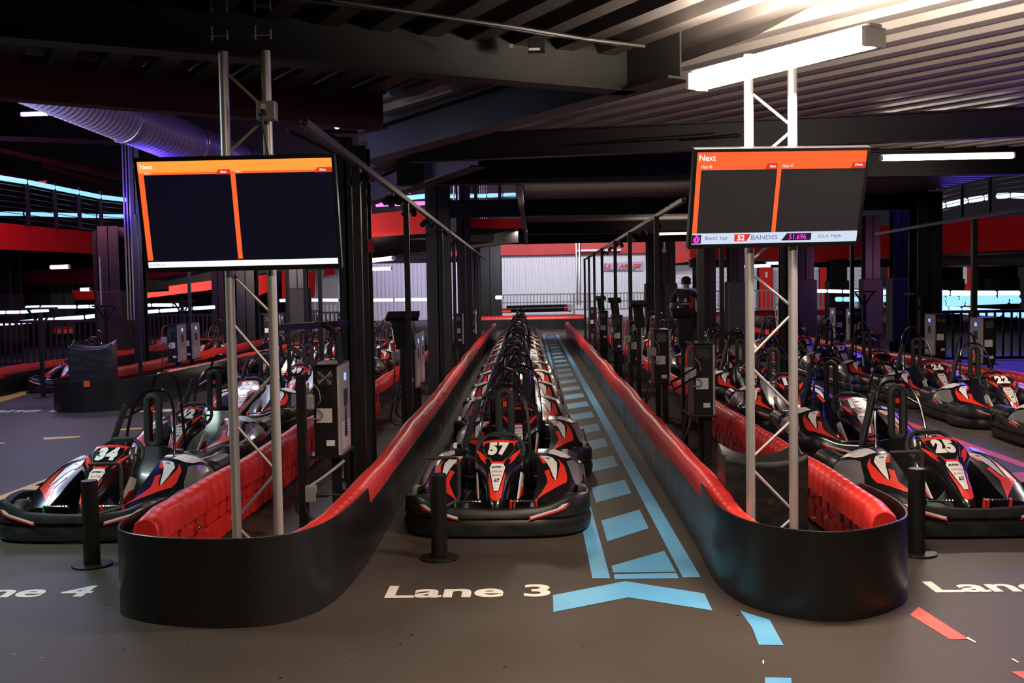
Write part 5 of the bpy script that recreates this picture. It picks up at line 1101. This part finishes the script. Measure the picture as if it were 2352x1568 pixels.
# red bell / cylinder on the near column
p = P(852, 566, 9.0); t = thing('fire_bell', 'dark red cylinder mounted on the nearest big column', 'fire alarm', p); mb = MB(); mb.tube([(0, 0, -.05), (0, 0, .06)], .028, 12); mb.build('body', 'maroon', t, smooth=True); mb = MB(); mb.tube([(.0, 0, .0), (-.03, 0, .0)], .012, 8); mb.build('mount', 'steel', t)
p = P(1497, 583, 36); t = thing('security_camera', 'small white security camera on the dark column left of the person', 'camera', P(1523, 575, 38)); mb = MB(); mb.tube([(.06, 0, .35), (.06, 0, .02)], .035, 8); mb.build('drop_pipe', 'wallw', t, smooth=True); mb = MB(); mb.tube([(-.10, 0, 0), (.10, 0, 0)], .09, 10); mb.build('body', 'wallw', t, smooth=True)
p = P(1629, 655, 39); t = thing('wall_notice', 'red notice board beside the person head', 'notice', p); mb = MB(); mb.box(-.16, .16, 0, .03, -.25, .25); mb.build('board', 'redg', t); mb = MB(); mb.add([(-.09, -.01, -.05), (.09, -.01, -.05), (0, -.01, .14)], [(0, 1, 2)]); mb.build('symbol', 'whiteg', t)

# ================================================================== PERSON
def skinmesh(name, chains, m, parent=None, sub=2, root=0):
    """chains: list of [(x,y,z,r) ...]; points closer than 1 mm are shared"""
    bm = bmesh.new(); lay_ = bm.verts.layers.skin.verify(); vm = []
    def gv(p):
        for q, v in vm:
            if (q - Vector(p[:3])).length < 1e-3: return v
        v = bm.verts.new(p[:3]); v[lay_].radius = (p[3], p[4] if len(p) > 4 else p[3]); v[lay_].use_root = (len(vm) == root); vm.append((Vector(p[:3]), v)); return v
    for ch in chains:
        vs = [gv(p) for p in ch]
        for a, b in zip(vs, vs[1:]):
            if not bm.edges.get((a, b)): bm.edges.new((a, b))
    me = bpy.data.meshes.new(name); bm.to_mesh(me); bm.free(); me.materials.append(M[m]); o = bpy.data.objects.new(name, me); COL.objects.link(o)
    o.modifiers.new('skin', 'SKIN').use_smooth_shade = True; s = o.modifiers.new('sub', 'SUBSURF'); s.levels = s.render_levels = sub
    if parent: o.parent = parent
    return o
pp = P(1576, 700, 22.75)
per = thing('person', 'person in dark cap and black, red and white shirt, seen from behind', 'person', (pp.x, 22.75, 0), math.radians(-14))
arms = []
for s in (1, -1):
    arms.append([(0, 0, 1.44, .075), (s * .17, 0, 1.46, .062), (s * .235, .01, 1.35, .052), (s * .275, .0, 1.16, .042), (s * .27, .07, .99, .036), (s * .235, .16, .90, .026), (s * .225, .19, .87, .028, .018)])
legs = [[(0, 0, .95, .13), (s * .095, 0, .88, .10), (s * .10, .01 + .10 * (s > 0), .50, .065), (s * .10, -.06 + .16 * (s > 0), .28, .052), (s * .10, -.10 + .18 * (s > 0), .09, .036), (s * .105, -.02 + .18 * (s > 0), .035, .035), (s * .11, .07 + .18 * (s > 0), .03, .028)] for s in (1, -1)]
hands = []
for s in (1, -1):
    for k in range(4): L_ = (.062, .072, .068, .05)[k]; ox = -.024 + .016 * k; hands.append([(s * .225, .19, .87, .028, .018), (s * .225 + s * ox * .6, .212 , .845 + 0, .0095), (s * .225 + s * ox, .212 + L_ * .35, .845 - L_ * .5, .0085), (s * .225 + s * ox, .21 + L_ * .2, .845 - L_, .007)])
    hands.append([(s * .225, .19, .87, .028, .018), (s * .20, .215, .875, .011), (s * .185, .235, .855, .009)])
per.scale = (1.13, 1.03, 1.03)
body = skinmesh('body', [[(0, 0, .95, .13), (0, 0, 1.08, .125, .10), (0, 0, 1.25, .14, .10), (0, 0, 1.44, .075), (0, .005, 1.52, .055), (0, .015, 1.57, .060), (0, .02, 1.63, .078, .088), (0, .02, 1.70, .075, .085), (0, .02, 1.75, .05)]] + arms + legs + hands, 'skin', per)
mb = MB()
def ell(mb, c, r, n=14, k=9, z0=-1, z1=1):
    mb.loft([[(c[0] + r[0] * math.sqrt(max(0, 1 - q * q)) * math.cos(2 * PI * j / n), c[1] + r[1] * math.sqrt(max(0, 1 - q * q)) * math.sin(2 * PI * j / n), c[2] + r[2] * q) for j in range(n)] for q in [math.sin((z0 + (z1 - z0) * i / k) * PI / 2) for i in range(k + 1)]], True, True)
for s in (1, -1): ell(mb, (s * .083, .02, 1.625), (.012, .022, .034), 8, 6)
mb.build('ears', 'skin', body, smooth=True)
mb = MB(); ell(mb, (0, .115, 1.62), (.014, .022, .024), 8, 6); mb.build('nose', 'skin', body, smooth=True)
mb = MB(); ell(mb, (0, .105, 1.585), (.026, .010, .008), 8, 6); mb.build('mouth', 'redprint', body, smooth=True)
mb = MB(); [ell(mb, (s * .032, .102, 1.645), (.014, .010, .009), 8, 6) for s in (1, -1)]; mb.build('eyes', 'hair', body, smooth=True)
mb = MB(); ell(mb, (0, .008, 1.665), (.090, .104, .095), 18, 10, -.35, 1); mb.build('hair', 'hair', per, smooth=True)
mb = MB(); ell(mb, (0, .014, 1.685), (.094, .108, .088), 18, 8, -.02, 1); mb.prism([(-.07, .10, 1.69), (-.06, .18, 1.675), (0, .205, 1.672), (.06, .18, 1.675), (.07, .10, 1.69)], (0, 0, .008)); mb.build('cap', 'hair', per, smooth=True)
sh = [[(0, 0, .92, .150, .125), (0, 0, 1.08, .145, .12), (0, 0, 1.25, .165, .12), (0, 0, 1.43, .12, .10), (0, .0, 1.51, .066)]] + [[(0, 0, 1.43, .12, .10), (s * .16, 0, 1.46, .080), (s * .235, .01, 1.36, .072), (s * .262, .0, 1.21, .062)] for s in (1, -1)]
shirt = skinmesh('shirt', sh, 'cloth', per)
def back_patch(pts, m, nm):
    """panel following the rounded back of the shirt"""
    mb = MB(); top, bot = pts; n = len(top); vs = []
    for row in (top, bot): vs += [(x, -.128 * math.sqrt(max(.05, 1 - (x / .23) ** 2)) - .012, z) for x, z in row]
    mb.add(vs + [(v[0], v[1] + .02, v[2]) for v in vs], [(i, i + 1, n + i + 1, n + i) for i in range(n - 1)] + [(2 * n + i, 2 * n + i + 1, 3 * n + i + 1, 3 * n + i) for i in range(n - 1)]); mb.build(nm, m, shirt)
back_patch(([(.09, 1.36), (.11, 1.36), (.14, 1.34), (.165, 1.32)], [(.05, .90), (.08, .88), (.12, .88), (.15, .88)]), 'clothr', 'red_side_panel')
mb = MB(); mb.tube([(-.06, -.075, 1.50), (0, -.085, 1.51), (.07, -.085, 1.505), (.17, -.07, 1.49), (.26, -.05, 1.40), (.30, -.05, 1.26)], [.012, .014, .020, .028, .030, .02], 8); mb.build('white_shoulder_stripe', 'clothw', shirt, smooth=True)
mb = MB(); mb.add([(-.04, -.150, 1.26), (0, -.150, 1.34), (.04, -.150, 1.26), (.015, -.150, 1.24), (-.015, -.150, 1.24)], [(0, 1, 2, 3, 4)]); mb.add([(-.08, -.150, 1.215), (.08, -.150, 1.215), (.07, -.150, 1.195), (-.07, -.150, 1.195)], [(0, 1, 2, 3)]); mb.build('back_emblem', 'tag', shirt)
skinmesh('trousers', [[(0, 0, .95, .150, .125), (s * .095, 0, .86, .115), (s * .10, .01 + .10 * (s > 0), .50, .082), (s * .10, -.06 + .16 * (s > 0), .28, .072), (s * .10, -.10 + .18 * (s > 0), .11, .062)] for s in (1, -1)], 'cloth', per)
for s in (1, -1):
    mb = MB(); o_ = -.10 + .18 * (s > 0); mb.loft([[(s * .11 + w * math.cos(a), o_ + y, max(0.002, z + h * math.sin(a))) for a in [2 * PI * j / 10 for j in range(10)]] for y, w, z, h in ((-.07, .03, .04, .03), (-.04, .042, .05, .048), (.06, .046, .045, .042), (.15, .044, .03, .026), (.20, .025, .02, .015))], True, True); mb.build('shoe', 'hair', per, smooth=True)
